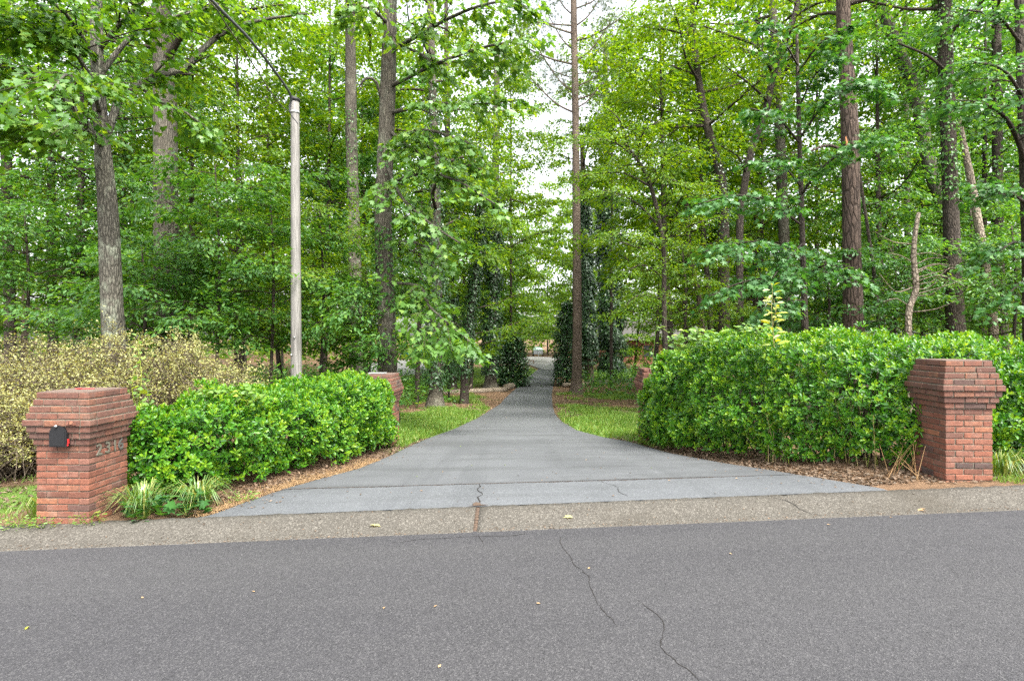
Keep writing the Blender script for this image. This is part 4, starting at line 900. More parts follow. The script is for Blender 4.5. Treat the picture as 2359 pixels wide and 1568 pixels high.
for i, (x, Z) in enumerate(spots):
    k = bkey(x, Z); gz = float(hg(x, Z))
    if i < 6:
        rng = np.random.default_rng(500 + i); xd = CX + x * F / Z; yb = HY - (gz - EYE) * F / Z; H = rng.uniform(16, 23); wd = rng.uniform(.25, .45) * F / Z; top = HY - (gz + H - EYE) * F / Z; ln = rng.normal(0, 20)
        t = tree('woodland_tree', LAB_B[k], Z, [(xd, yb, wd), (xd + ln * .3, yb + (top - yb) * .35, wd * .8), (xd + ln * .6, yb + (top - yb) * .7, wd * .55), (xd + ln, top, wd * .2)], ('bark_dark', 'bark_tulip', 'bark_brown')[i % 3], sides=8, group=GRP[k])
        lo = rng.uniform(.08, .3); auto(t, yb + (top - yb) * lo, yb + (top - yb) * .98, 28, 5.2, .25, 9, 2.0, 50, .25, .4, width=.6, tilt=.6, taper=.5); finish(t, ('leaf_back', 'leaf_fine', 'leaf_under')[i % 3], 'dia', cull=False); protos.append(t['root'])
    else:
        src = protos[i % 6]; c = src.copy(); COL.objects.link(c); c.location = (x, Z, gz); c.rotation_euler.z = g2.uniform(0, 6.28); sc = g2.uniform(.85, 1.2); c.scale = (sc, sc, sc); tag(c, LAB_B[k], 'tree', GRP[k])
        for ch in list(src.children): d = ch.copy(); COL.objects.link(d); d.parent = c
NOCULL = False

# crowns closing over the drive and filling the upper canopy
CAN = [('tree whose crown arches over the driveway from the left, beyond the left holly', 54, 1148, 20, 5.5, .12, 'leaf_back'), ('tree at the inside of the far driveway bend', 76, 1196, 20, 6.5, .08, 'leaf_back'), ('tree right of the far driveway behind the holly', 62, 1318, 22, 6.5, .12, 'leaf_back'), ('pale tree closing the view at the end of the driveway', 98, 1262, 27, 10, .1, 'leaf_back'), ('tree left of the one closing the driveway view', 104, 1185, 28, 10, .08, 'leaf_back'), ('tree right of the one closing the driveway view', 92, 1345, 26, 9, .06, 'leaf_back'),
       ('leafy tree behind the bushiest ivy trunk', 64, 1462, 22, 6, .05, 'leaf_fine'), ('leafy tree screening the brick house', 60, 1530, 20, 6, .04, 'leaf_back'), ('tall leafy tree between the utility pole and the slimmer vine-patched trunk', 26, 745, 19, 5, .15, 'leaf_fine'), ('tall leafy tree left of the utility pole', 23, 560, 17, 4.8, .15, 'leaf_back'), ('tall leafy tree above the understorey between maple and pole', 21, 440, 16, 4.5, .2, 'leaf_fine'),
       ('tall leafy tree right of the thick pale trunk', 30, 960, 20, 5, .3, 'leaf_fine'), ('tall leafy tree right of the lone pine', 30, 1505, 19, 5, .4, 'leaf_fine'), ('tall leafy tree above the slender bent trunks', 23, 1560, 16, 4.6, .35, 'leaf_fine'), ('tall leafy tree behind the leaning dark tree', 27, 1750, 19, 5, .2, 'leaf_fine'), ('tall leafy tree right of the red-brown trunk', 22, 2040, 16, 4.6, .3, 'leaf_under'), ('tall leafy tree right of the dark vine trunk', 22, 2260, 16, 4.6, .3, 'leaf_under'), ('tall leafy tree behind the maple at left', 17, 170, 13, 4.2, .3, 'leaf_under'), ('tall leafy tree in the upper left corner', 20, 20, 15, 4.5, .3, 'leaf_fine'), ('leafy tree behind the ivy trunks left of the driveway', 40, 1085, 20, 5.2, .1, 'leaf_back'), ('tall airy tree rising just left of the lone pine', 52, 1178, 33, 5.5, .45, 'leaf_back'), ('tall airy tree rising behind the ivy trunks right of the lone pine', 44, 1408, 29, 5.5, .5, 'leaf_back'), ('tall tree high above the slimmer vine-patched trunk', 34, 830, 25, 5.5, .45, 'leaf_back'), ('tall tree high above the utility pole', 30, 650, 22, 5.2, .45, 'leaf_fine'), ('tall tree high between the leaning dark tree and red-brown trunk', 30, 1880, 22, 5.2, .4, 'leaf_fine'), ('tall tree high at the upper right', 30, 2130, 22, 5.2, .4, 'leaf_back')]
for i, (lab, Z, xd, H, Rm, lo, mt) in enumerate(CAN):
    rng = np.random.default_rng(900 + i); x = (xd - CX) * Z / F; gz = float(hg(x, Z)); yb = HY - (gz - EYE) * F / Z; top = HY - (gz + H - EYE) * F / Z; wd = .28 * F / Z; ln = rng.normal(0, 12)
    t = tree('canopy_tree', lab, Z, [(xd, yb, wd), (xd + ln, yb + (top - yb) * .4, wd * .75), (xd + ln * 1.5, top, wd * .2)], 'bark_dark', sides=8, group='leafy trees filling the canopy')
    auto(t, yb + (top - yb) * lo, top, 28, Rm, .22, 11, 1.25 + Z * .012, 40, .12 + .0027 * Z, .35, width=.62, tilt=.45, taper=.45, start=.15); finish(t, mt, 'oval' if Z < 32 else 'dia')
rng = np.random.default_rng(31)
# far wood: one mass of foliage and stems that cannot be counted
lv = LV(); K = 90000
xs = rng.uniform(-1, 1, K) * 90; ys = rng.uniform(84, 125, K) - np.abs(xs) * .25; zt = rng.random(K) ** 1.2 * (23 + 5 * np.sin(xs * .31) + 4 * np.sin(xs * .77 + ys * .2))
cl = rng.normal(0, 1, (K, 3)) * .5; P = np.stack([xs, ys, h0(xs, ys) + zt], 1); key = np.round(P / 2.4) * 2.4; jit = np.sin(key @ np.array([12.9, 78.2, 37.7])) * 43758.5; keep = (jit - np.floor(jit)) < .62
keep &= ~((np.abs(P[:, 0] - 2) < 12) & (P[:, 1] < YEND + 30) & (zt < 4)); P = P[keep] + cl[keep]; k = len(P)
lv.add(P, rdir(k) - np.array([0, 0, .4]), np.array([0, -.3, 1]) + rng.normal(0, .7, (k, 3)), rng.uniform(.5, .95, k))
tag(lv.build('far_woods', M['leaf_back'], 'dia'), 'distant mass of green woodland foliage behind the trees', 'woods', kind='stuff')
# low brush on the woodland floor
lv = LV(); K = 2600
for i in range(K):
    side = -1 if rng.random() < .5 else 1; Z = 11.5 + 48 * rng.random() ** 1.25; x = side * rng.uniform(.14, 1.05) * Z * .98
    if side > 0 and x < 7.5 and Z < 34 or side < 0 and x > -3.7 - max(0, Z - 15) * .12 and Z < 24: continue
    if on_drive(np.array(x), np.array(Z), 2.2) or (-20 < x < -8 and 54 < Z < 82): continue
    c = np.array([x, Z, float(hg(x, Z)) + rng.uniform(.2, 1.1)]); k = 34; off = rng.normal(0, 1, (k, 3)) * np.array([.7, .7, .3])
    lv.add(c + off, off + np.array([0, 0, -.1]), np.array([0, 0, 1]) + rng.normal(0, .45, (k, 3)), (.09 + .003 * Z) * rng.uniform(.7, 1.3, k))
tag(lv.build('undergrowth', M['leaf_under'], 'dia'), 'low leafy undergrowth covering the woodland floor', 'undergrowth', kind='stuff')

# dark hollies either side of the drive
def holly(lab, x0, x1, yt, yb, Zx=None):
    xc = (x0 + x1) / 2; x, Z = hit(xc, yb); Rr = (x1 - x0) / 2 * Z / F; H = (yb - yt) * Z / F; r = root('holly_bush', (x, Z, float(hg(x, Z))), lab, 'bush', 'hollies by the driveway')
    K = 6500; u = rng.random(K); a = rng.uniform(0, 2 * math.pi, K); prof = np.sqrt(np.clip(1 - (u * 1.05 - .28) ** 2 / .6, .03, 1)); rr = Rr * prof * (rng.random(K) ** .35) * (1 + .2 * np.sin(a * 3 + u * 9))
    P = np.stack([x + np.cos(a) * rr, Z + np.sin(a) * rr, r.location.z + .05 + u * H], 1) + rng.normal(0, .12, (K, 3)); d = np.stack([np.cos(a), np.sin(a), np.full(K, -.2)], 1); lv = LV()
    lv.add(P, d + rng.normal(0, .5, (K, 3)), d * .5 + np.array([0, 0, .9]) + rng.normal(0, .5, (K, 3)), rng.uniform(.14, .26, K)); lv.build('foliage', M['leaf_holly'], 'dia', r)
    mb = MB(); mb.tube([(x, Z, r.location.z - .1), (x, Z, r.location.z + H * .7)], [.12, .04], 7); mb.build('stem', M['bark_dark'], r)
holly('dark rounded holly at the left edge of the driveway dip', 1148, 1216, 770, 890); holly('dark holly crowding the right edge of the driveway behind the pine', 1276, 1338, 700, 888)
holly('further dark holly at the right of the far driveway bend', 1290, 1350, 720, 868)

# logs
def log(lab, a, b, r0, r1, bk):
    A = hit(*a); B = hit(*b); pa = np.array([A[0], A[1], float(hg(*A)) + r0 * .8]); pb = np.array([B[0], B[1], float(hg(*B)) + r1 * .8]); r = root('fallen_log', tuple(pa), lab, 'log', 'fallen logs')
    m_ = (pa + pb) / 2; m_[2] = float(hg(m_[0], m_[1])) + (r0 + r1) * .4; P = smooth_line([np.append(pa, r0), np.append(m_, (r0 + r1) / 2), np.append(pb, r1)], .25); mb = MB(); mb.tube(P[:, :3], P[:, 3], 10, True, .05); mb.build('stem', M[bk], r)
    mb = MB(); d = unit(pb - pa); s = m_ + np.array([0, 0, r1 * .5]); mb.tube([s, s + np.array([d[1], -d[0], 1.2]) * .35], [r1 * .4, r1 * .2], 6); mb.build('branch_stub', M[bk], r)
log('fallen log on the ground between the ivy trunk and the right rear pillar', (1372, 889), (1475, 874), .24, .16, 'bark_tulip'); log('short fallen log behind the lone pine foot', (1298, 893), (1362, 889), .2, .15, 'bark_pale')
log('long thin fallen log lying left of the driveway behind the ivy trunks', (985, 912), (1165, 902), .16, .2, 'bark_pale'); log('weathered log end beside the left edge of the driveway dip', (1166, 899), (1204, 880), .28, .2, 'bark_pale')

# ------------------------------------------------------------------ yellowish twiggy shrubs on the left
def shrub(lab, xc, Z, Rx, Ry, H, nst, seed, dens=1.0):
    global rng
    rng = np.random.default_rng(seed); gz = float(h0(xc, Z)); r = root('twiggy_shrub', (xc, Z, gz), lab, 'shrub', 'yellowish twiggy shrubs'); st = MB(); lv = LV()
    for i in range(nst):
        a = rng.uniform(0, 2 * math.pi); q = rng.random() ** .5; hx = H * math.sqrt(max(.05, 1 - (q * .82) ** 2)) * rng.uniform(.75, 1.08)
        b = np.array([xc + rng.normal(0, .22) * Rx, Z + rng.normal(0, .22) * Ry, gz]); e = np.array([xc + math.cos(a) * q * Rx, Z + math.sin(a) * q * Ry, gz + hx])
        m1 = b + (e - b) * .5 + np.array([0, 0, H * .16]) + rng.normal(0, .1, 3); tail = e + np.array([math.cos(a) * .4, math.sin(a) * .35, -.12 + rng.normal(0, .12)])
        P = smooth_line([b, m1, e, tail], .16); st.tube(P, np.linspace(.013, .0035, len(P)), 4, False)
        for k in range(9):
            j = rng.integers(int(len(P) * .3), len(P)); p = P[j]; d = unit(rng.normal(0, 1, 3) * np.array([1, 1, .55]) + np.array([math.cos(a) * .6, math.sin(a) * .6, .1])); Ln = rng.uniform(.25, .6); tp = p + d * Ln
            st.tube([p, p + d * Ln * .5 + rng.normal(0, .03, 3), tp], [.0045, .0035, .002], 3, False)
            f = (p[2] - gz) / H
            if f > .3 and rng.random() < (.2 + f * .85 * dens) * (.7 + .9 * (mnoise.noise(Vector(p * 1.6)) + .25)):
                nl = int(32 * dens); s = rng.random(nl); lv.add(p + d * Ln * s[:, None] + rng.normal(0, .035, (nl, 3)), rng.normal(0, 1, (nl, 3)), np.array([0, 0, 1]) + rng.normal(0, .6, (nl, 3)), rng.uniform(.020, .042, nl))
    st.build('stems', M['twig_shrub'], r)['kind'] = 'stuff'; lv.build('foliage', M['leaf_yellow'], 'dia', r)
shrub('broad twiggy yellow-leaved shrub between the mailbox pillar and the utility pole', -5.95, 8.9, 1.5, 1.1, 2.05, 180, 41)
shrub('twiggy yellow-leaved shrub directly behind the mailbox pillar', -7.4, 8.6, 1.5, 1.1, 1.75, 150, 42)
shrub('browner bare-twigged shrub at the far left edge', -8.8, 9.6, 1.9, 1.2, 2.1, 170, 43, .55)
shrub('low yellow-leaved shrub at the left edge beside the mailbox pillar', -7.0, 7.5, 1.2, .7, 1.15, 110, 44)
rng = np.random.default_rng(51)

# ------------------------------------------------------------------ vines and shoots
def vine(lab, paths, size, mat, name='vine', tm='heart', per=.06, wid=1.0, r0=.006):
    b = np.array(paths[0][0]); r = root(name, tuple(b), lab, 'vine'); st = MB(); lv = LV()
    for P in paths:
        S_ = smooth_line(P, .04); st.tube(S_, np.linspace(r0, .0025, len(S_)), 4, False); k = max(4, int(len(S_) * .04 / per))
        j = np.linspace(1, len(S_) - 1, k).astype(int); a = np.arange(k) * 2.4 + rng.normal(0, .4, k); d = np.stack([np.cos(a), np.sin(a) * .8 - .25, np.full(k, .05)], 1)
        lv.add(S_[j] + d * .035, d + rng.normal(0, .25, (k, 3)), np.array([0, -.45, 1]) + rng.normal(0, .3, (k, 3)), size * np.linspace(1.1, .6, k) * rng.uniform(.8, 1.2, k))
    st.build('stem', M['dry_stem' if mat == 'leaf_bright' else 'leaf_vine'], r); lv.build('leaves', M[mat], tm, r, wid=wid); return r
g = lambda xd, yd, Z: tuple(at(xd, yd, Z))
vine('pale green climbing shoot standing up between the mailbox pillar and the low hedge', [[g(330, 1000, 6.7), g(322, 930, 6.7), g(326, 860, 6.7), g(318, 800, 6.75), g(322, 772, 6.8)], [g(335, 990, 6.7), g(345, 920, 6.6), g(330, 880, 6.6)], [g(322, 960, 6.7), g(305, 900, 6.7), g(312, 850, 6.7)]], .088, 'leaf_vine', per=.045)
top = []
for i in range(16):
    x0, y0 = rng.uniform(470, 590), rng.uniform(890, 930); top.append([g(x0, y0 + 14, 7.0), g(x0 + rng.uniform(-25, 25), y0 - 4, 7.0), g(x0 + rng.uniform(-45, 45), y0 + rng.uniform(0, 26), 6.9)])
vine('heart-leaved pale vine sprawling over the top of the low hedge', top, .095, 'leaf_vine', per=.06)
top = []
for i in range(22):
    x0 = rng.uniform(1560, 1760); y0 = 785 - (x0 - 1560) * .12 + rng.uniform(-8, 12); top.append([g(x0, y0 + 18, 8.9), g(x0 + rng.uniform(-20, 25), y0 - 14, 8.8), g(x0 + rng.uniform(-40, 50), y0 + rng.uniform(-18, 14), 8.6)])
vine('pale vine tangle on the upper left top of the tall hedge', top, .10, 'leaf_vine', per=.07)
vine('tall thin vine tendril sticking up at the inner end of the tall hedge', [[g(1503, 850, 9.8), g(1508, 790, 9.8), g(1514, 745, 9.8), g(1522, 728, 9.8), g(1540, 738, 9.7)], [g(1514, 750, 9.8), g(1530, 758, 9.8), g(1540, 766, 9.8)]], .07, 'leaf_vine', per=.16)
vine('bright yellow-green upright shoot standing on top of the tall hedge', [[g(1784, 800, 7.9), g(1781, 760, 7.9), g(1778, 710, 7.9), g(1780, 668, 7.9), g(1776, 652, 7.9)], [g(1781, 750, 7.9), g(1788, 715, 7.8), g(1783, 690, 7.8)]], .15, 'leaf_bright', 'shoot', 'oval', .035, .8)

# ------------------------------------------------------------------ grass-like tufts, weeds, stalks
def tuft_plant(name, lab, x, y, n, ln, mat, spread=.10, wid=1.0, group=None):
    gz = float(hg(x, y)); r = root(name, (x, y, gz), lab, 'plant', group); lv = MB(); a = rng.uniform(0, 2 * math.pi, n)
    for i in range(n):
        d = np.array([math.cos(a[i]), math.sin(a[i]), 0]); Ln = ln * rng.uniform(.6, 1.15); rch = rng.uniform(.25, .95); s = np.array([-d[1], d[0], 0]) * .0058 * wid * rng.uniform(.7, 1.3)
        b = np.array([x, y, gz]) + d * rng.random() * spread; pts = [b, b + d * Ln * rch * .25 + np.array([0, 0, Ln * .5]), b + d * Ln * rch * .6 + np.array([0, 0, Ln * (.82 - rch * .25)]), b + d * Ln * rch + np.array([0, 0, Ln * (.85 - rch * .62)])]
        k = [1, 1, .8, .1]; v = [p + s * k[j] for j, p in enumerate(pts)] + [p - s * k[j] for j, p in enumerate(pts)]; lv.add(v, [(j, j + 1, 5 + j, 4 + j) for j in range(3)])
    lv.build('blades', M[mat], r); return r
tuft_plant('liriope_tuft', 'arching grassy tuft beside the foot of the mailbox pillar', -3.98, 5.98, 170, .42, 'liriope', .14)
tuft_plant('liriope_tuft', 'arching grassy tuft in front of the low hedge, nearer the driveway', -3.52, 6.22, 170, .42, 'liriope', .13)
tuft_plant('liriope_tuft', 'dark grassy tuft on the left side of the mailbox pillar', -5.05, 5.98, 130, .38, 'grass', .14)
tuft_plant('liriope_tuft', 'grassy tuft at the right of the kerbside right pillar', 5.78, 6.55, 170, .42, 'liriope', .15)
for i, (x, y, lab) in enumerate(((-3.86, 5.82, 'low lobed-leaf weed at the foot of the mailbox pillar tuft'), (-3.5, 5.95, 'low broad-leaved weed at the left corner of the driveway'), (-4.35, 5.68, 'small yellow-green weed at the mailbox pillar corner'), (-5.0, 5.62, 'small yellow-green weed patch left of the mailbox pillar foot'), (-4.75, 5.6, 'small yellow-green weed before the mailbox pillar'), (-3.1, 6.4, 'small weed before the low hedge at the driveway edge'))):
    gz = float(hg(x, y)); r = root('weed', (x, y, gz), lab, 'plant', 'weeds at the kerb'); lv = LV(); k = 90 if i > 1 else 46; a = rng.uniform(0, 2 * math.pi, k); q = rng.random(k) ** .6 * (.16 if i > 1 else .2)
    P = np.stack([x + np.cos(a) * q, y + np.sin(a) * q * .7, gz + .02 + rng.random(k) * (.1 if i > 1 else .22)], 1); lv.add(P, np.stack([np.cos(a), np.sin(a), np.full(k, .2)], 1), np.array([0, 0, 1]) + rng.normal(0, .4, (k, 3)), (.035 if i > 1 else .11) * rng.uniform(.7, 1.2, k)); lv.build('leaves', M['leaf_vine' if i > 1 else 'leaf_gum'], 'oval' if i > 1 else 'maple', r)
    mb = MB()
    for j in range(6): mb.tube([(x, y, gz), tuple(P[j])], [.004, .002], 4, False)
    mb.build('stems', M['leaf_vine'], r)
for i in range(26):
    x = rng.uniform(3.6, 4.85); y = 6.75 + (4.85 - x) * .95 + rng.normal(0, .1); gz = float(hg(x, y)); r = root('weed_stalk', (x, y, gz), 'thin upright weed stalk standing in front of the tall hedge', 'plant', 'weed stalks before the tall hedge'); H = rng.uniform(.4, .95); ln = rng.normal(0, .1, 2)
    P = smooth_line([(x, y, gz), (x + ln[0] * .4, y + ln[1] * .4, gz + H * .5), (x + ln[0], y + ln[1], gz + H)], .08); mb = MB(); mb.tube(P, np.linspace(.005, .002, len(P)), 4, False)
    for k in range(5): b = P[rng.integers(len(P) // 2, len(P))]; mb.tube([b, b + rng.normal(0, .05, 3) + np.array([0, 0, .04])], [.002, .001], 3, False)
    mb.build('stem', M['dry_stem'] if i % 2 else M['leaf_vine'], r)
    lv = LV(); k = 10; j = rng.integers(0, len(P), k); lv.add(P[j], rng.normal(0, 1, (k, 3)), np.array([0, 0, 1]) + rng.normal(0, .4, (k, 3)), rng.uniform(.02, .04, k)); lv.build('leaves', M['leaf_vine'], 'oval', r)
for (x, y, lab) in ((4.72, 6.42, 'dry straw stems leaning against the left side of the kerbside right pillar'), (4.55, 6.6, 'dry broken stems before the hedge beside the kerbside right pillar')):
    gz = float(hg(x, y)); r = root('dry_stems', (x, y, gz), lab, 'plant'); mb = MB()
    for k in range(7): e = np.array([x + rng.normal(0, .14), y + rng.normal(0, .08), gz + rng.uniform(.15, .42)]); mb.tube([(x + rng.normal(0, .06), y + rng.normal(0, .04), gz), e], [.0035, .002], 4, False)
    mb.build('stem', M['straw'], r)

# ------------------------------------------------------------------ leaf litter, lawn, small fallen things
lv = LV()
def scatter(pts, sz, mat=None): 
    pts = np.asarray(pts); k = len(pts); z = hg(pts[:, 0], pts[:, 1]); P = np.stack([pts[:, 0], pts[:, 1], z + .006 + rng.random(k) * .018], 1)
    lv.add(P, rng.normal(0, 1, (k, 3)) * np.array([1, 1, .2]), np.array([0, 0, 1]) + rng.normal(0, .3, (k, 3)), sz * rng.uniform(.6, 1.4, k))
pts = []
for y in rng.uniform(5.9, 12, 5200):                      # beds under both hedges, spilling on the drive edge
    e = float(xl(y)); pts.append((e - abs(rng.normal(0, .5)) + rng.normal(.0, .05), y))
for y in rng.uniform(6.3, 12, 8200): e = float(xr(y)); pts.append((e + abs(rng.normal(0, .6)) - rng.normal(.0, .05), y))
pts += [(x, y) for x, y in zip(rng.uniform(-7.5, -4.9, 2600), rng.uniform(6.2, 9, 2600))]
pts += [(x, y) for x, y in zip(rng.uniform(4.7, 7, 900), rng.uniform(6.15, 6.9, 900)) if y > Yb(x) + .05]
scatter([p for p in pts if p[1] > Yb(p[0]) + .03], .045)
pts = []
for y in rng.uniform(15, 42, 6000):
    s = rng.random() < .5; e = float(xl(y)) if s else float(xr(y)); pts.append((e + (-1 if s else 1) * abs(rng.normal(.6, 2.6)), y))
scatter(pts, .085)
kx = rng.uniform(-5.5, 6, 900); kd = np.where(rng.random(900) < .65, np.abs(rng.normal(0, .05, 900)), rng.uniform(0, .54, 900)); P = np.array([(a, float(Yg(a)) + b, kerb_z(a, float(Yg(a)) + b) + .004) for a, b in zip(kx, kd)])
lv.add(P, rng.normal(0, 1, (900, 3)) * np.array([1, 1, .1]), np.array([0, 0, 1]) + rng.normal(0, .2, (900, 3)), rng.uniform(.008, .028, 900))
dy = 6 + rng.random(700) ** 1.6 * 30; du = rng.random(700); du = np.where(rng.random(700) < .6, np.where(du < .5, du * .16, 1 - (1 - du) * .16), du); dx = xl(dy) + (xr(dy) - xl(dy)) * du
lv.add(np.stack([dx, dy, h0(dx, dy) + .02], 1), rng.normal(0, 1, (700, 3)) * np.array([1, 1, .1]), np.array([0, 0, 1]) + rng.normal(0, .2, (700, 3)), rng.uniform(.015, .045, 700))
tag(lv.build('leaf_litter', M['litter'], 'litter'), 'brown fallen leaves covering the ground beside the driveway', 'leaf litter', kind='stuff')
lv = LV(); pts = []
for y in rng.uniform(5.85, 9, 2600): pts.append((float(xl(y)) - abs(rng.normal(0, .12)) + .03, y))
pts = np.array([p for p in pts if p[1] > Yb(p[0]) + .01]); k = len(pts)
lv.add(np.stack([pts[:, 0], pts[:, 1], hg(pts[:, 0], pts[:, 1]) + .02 + rng.random(k) * .012], 1), rng.normal(0, 1, (k, 3)) * np.array([1, 1, .1]), np.array([0, 0, 1.]), rng.uniform(.05, .11, k))
tag(lv.build('pine_straw', M['straw'], 'blade'), 'rusty pine straw along the left edge of the driveway mouth', 'pine straw', kind='stuff')
lv = LV(); K = 130000; x = np.concatenate([rng.uniform(-6.5, -1, K // 2), rng.uniform(1, 7.5, K // 2)]); y = 10 + rng.random(K) ** 1.5 * 28
gg = grassy(x, y) + .25 * np.sin(x * 2.1 + y * 1.3) * np.sin(y * .9 - x) ; ok = (gg > .42 + rng.random(K) * .25) & ~on_drive(x, y, .05); x, y = x[ok], y[ok]; k = len(x)
lv.add(np.stack([x, y, hg(x, y) - .005], 1), np.stack([rng.normal(0, .4, k), rng.normal(0, .4, k), np.ones(k)], 1), rng.normal(0, 1, (k, 3)), rng.uniform(.06, .14, k) * (1 + y / 40))
K = 9000; x = rng.uniform(-8, -4.85, K); y = rng.uniform(5.6, 8.6, K); ok = (y > Yb(x) + .01) & (np.sin(x * 2.3) * np.sin(y * 2.9 + 1) + rng.normal(0, .3, K) - (y - 6) * .35 > -.15); x, y = x[ok], y[ok]; k = len(x)
lv.add(np.stack([x, y, hg(x, y) - .005], 1), np.stack([rng.normal(0, .5, k), rng.normal(0, .5, k), np.ones(k)], 1), rng.normal(0, 1, (k, 3)), rng.uniform(.04, .1, k))
K = 3000; x = rng.uniform(5.4, 8, K); y = rng.uniform(6.05, 6.9, K); ok = y > Yb(x) + .02; x, y = x[ok], y[ok]; k = len(x)
lv.add(np.stack([x, y, hg(x, y) - .005], 1), np.stack([rng.normal(0, .5, k), rng.normal(0, .5, k), np.ones(k)], 1), rng.normal(0, 1, (k, 3)), rng.uniform(.04, .1, k))
K = 40000; x = rng.uniform(-14, 12, K); y = rng.uniform(40, 70, K); ok = (grassy(x, y) > .5) & ~on_drive(x, y, .1) & ~((x < -8) & (y > 56)); x, y = x[ok], y[ok]; k = len(x)
lv.add(np.stack([x, y, hg(x, y)], 1), np.stack([rng.normal(0, .4, k), rng.normal(0, .4, k), np.ones(k)], 1), rng.normal(0, 1, (k, 3)), rng.uniform(.12, .22, k))
tag(lv.build('lawn_grass', M['grass'], 'blade', wid=1.6), 'short grass growing on both sides of the driveway', 'grass', kind='stuff')

def fallen_leaf(lab, x, y, zf, size, mat, tm, group=None):
    z = zf(x, y) + .006; lv = LV(); r = root('fallen_leaf', (x, y, z), lab, 'leaf', group); lv.add([(x, y, z)], rng.normal(0, 1, 3) * np.array([1, 1, 0]), (rng.normal(0, .15), rng.normal(0, .15), 1), size, [.8]); lv.build('blade', M[mat], tm, r)
def onkerb(xd, yd):
    Z = np.linspace(4.8, 6.3, 800); x = (xd - CX) * Z / F; z = EYE - (yd - HY) * Z / F; kz = np.array([kerb_z(a, b) for a, b in zip(x, Z)]); k = int(np.argmax(z < kz)); return x[k], Z[k]
fallen_leaf('yellow lobed leaf lying on the kerb left of the open joint', *onkerb(858, 1208), kerb_z, .105, 'leaf_yellow', 'maple'); fallen_leaf('yellow lobed leaf lying on the kerb right of the open joint', *onkerb(1318, 1190), kerb_z, .095, 'leaf_yellow', 'maple')
fallen_leaf('large brown leaf on the road beside the kerb at far right', *onroad(2115, 1175), road_z, .14, 'straw', 'maple'); fallen_leaf('yellow leaf on the asphalt at the lower left', *onroad(60, 1456), road_z, .055, 'leaf_bright', 'oval')
for p in ((588, 1363), (1000, 1400), (1010, 1545), (330, 1378), (1245, 1392), (1680, 1275), (1905, 1210), (1355, 1310), (2050, 1195), (885, 1400)):
    fallen_leaf('tiny dry leaf fragment lying on the grey asphalt', *onroad(*p), road_z, .03, 'straw', 'litter', 'dry leaf bits on the asphalt')
for p in ((1090, 1075), (1165, 1073), (1350, 1062), (1190, 1040), (1310, 960), (1090, 950), (1250, 1110), (960, 1100), (1500, 1080), (1650, 1085), (1700, 1105), (1390, 1045), (1060, 1030), (1020, 1090), (1420, 1105)):
    fallen_leaf('small pale leaf lying on the grey driveway', *hit(*p), dzf, .035, 'straw' if rng.random() < .6 else 'leaf_vine', 'litter', 'small leaves on the driveway')

# ------------------------------------------------------------------ utility pole and cables
Zp_ = 12.7; bx_, by_ = at(684, 862, Zp_)[:2]; gz = float(hg(bx_, by_)); pt = at(680, 232, Zp_)
pole = root('utility_pole', (bx_, by_, gz), 'weathered grey wooden utility pole rising behind the low hedge', 'utility pole')
mb = MB(); P = np.array([[bx_, by_, gz - .3], [*(np.array([bx_, by_, gz]) * .5 + pt * .5)], pt]); P = smooth_line(P, .3); mb.tube(P, np.linspace(.128, .092, len(P)), 16, True, .006); mb.build('shaft', M['pole_wood'], pole)
mb = MB(); mb.tube([pt + np.array([0, 0, -.02]), pt + np.array([0, 0, .05]), pt + np.array([.01, 0, .075])], [.11, .115, .07], 12, True, .05); mb.build('cap', M['rubber'], pole)
mb = MB(); b = pt - np.array([0, 0, .30]); mb.tube([b, b + np.array([0, 0, .05])], [.105, .105], 14); mb.build('band', M['tin'], pole)
mb = MB(); mb.tube(smooth_line([b + np.array([-.09, -.05, .02]), b + np.array([0, -.105, -.12]), b + np.array([.095, -.06, -.25])], .04), .007, 5); mb.build('ground_wire', M['cable'], pole)
for (dx, yy) in ((.02, 777), (-.05, 817)):
    q = at(682, yy, Zp_) + np.array([dx, -.118, 0]); mb = MB(); mb.tube([q, q + np.array([0, -.035, 0])], [.022, .022], 8); mb.build('bolt', M['chrome'], pole)
def cable(lab, pts, r_, mt, name='power_cable'):
    P = smooth_line(pts, .25); mb = MB(); mb.tube(P, r_, 8); o = mb.build(name, M[mt]); tag(o, lab, 'cable')
a0 = pt + np.array([-.105, -.03, -.12]); cable('thick grey power cable running up left from the utility pole top', [a0 + np.array([.01, 0, -.18]), a0, at(668, 215, 12.4), at(590, 108, 10.6), at(487, 0, 9.0), (-4.5, 5, 6.75), (-4.0, -3, 7.9)], .027, 'cable')
cable('thinner brown wire below the thick cable from the utility pole', [b + np.array([-.10, -.04, .02]), at(640, 235, 12.2), at(570, 128, 10.5), at(520, 55, 9.5), at(470, -10, 8.6), (-4.4, 4.8, 6.4), (-3.9, -3, 7.5)], .011, 'cable_thin')

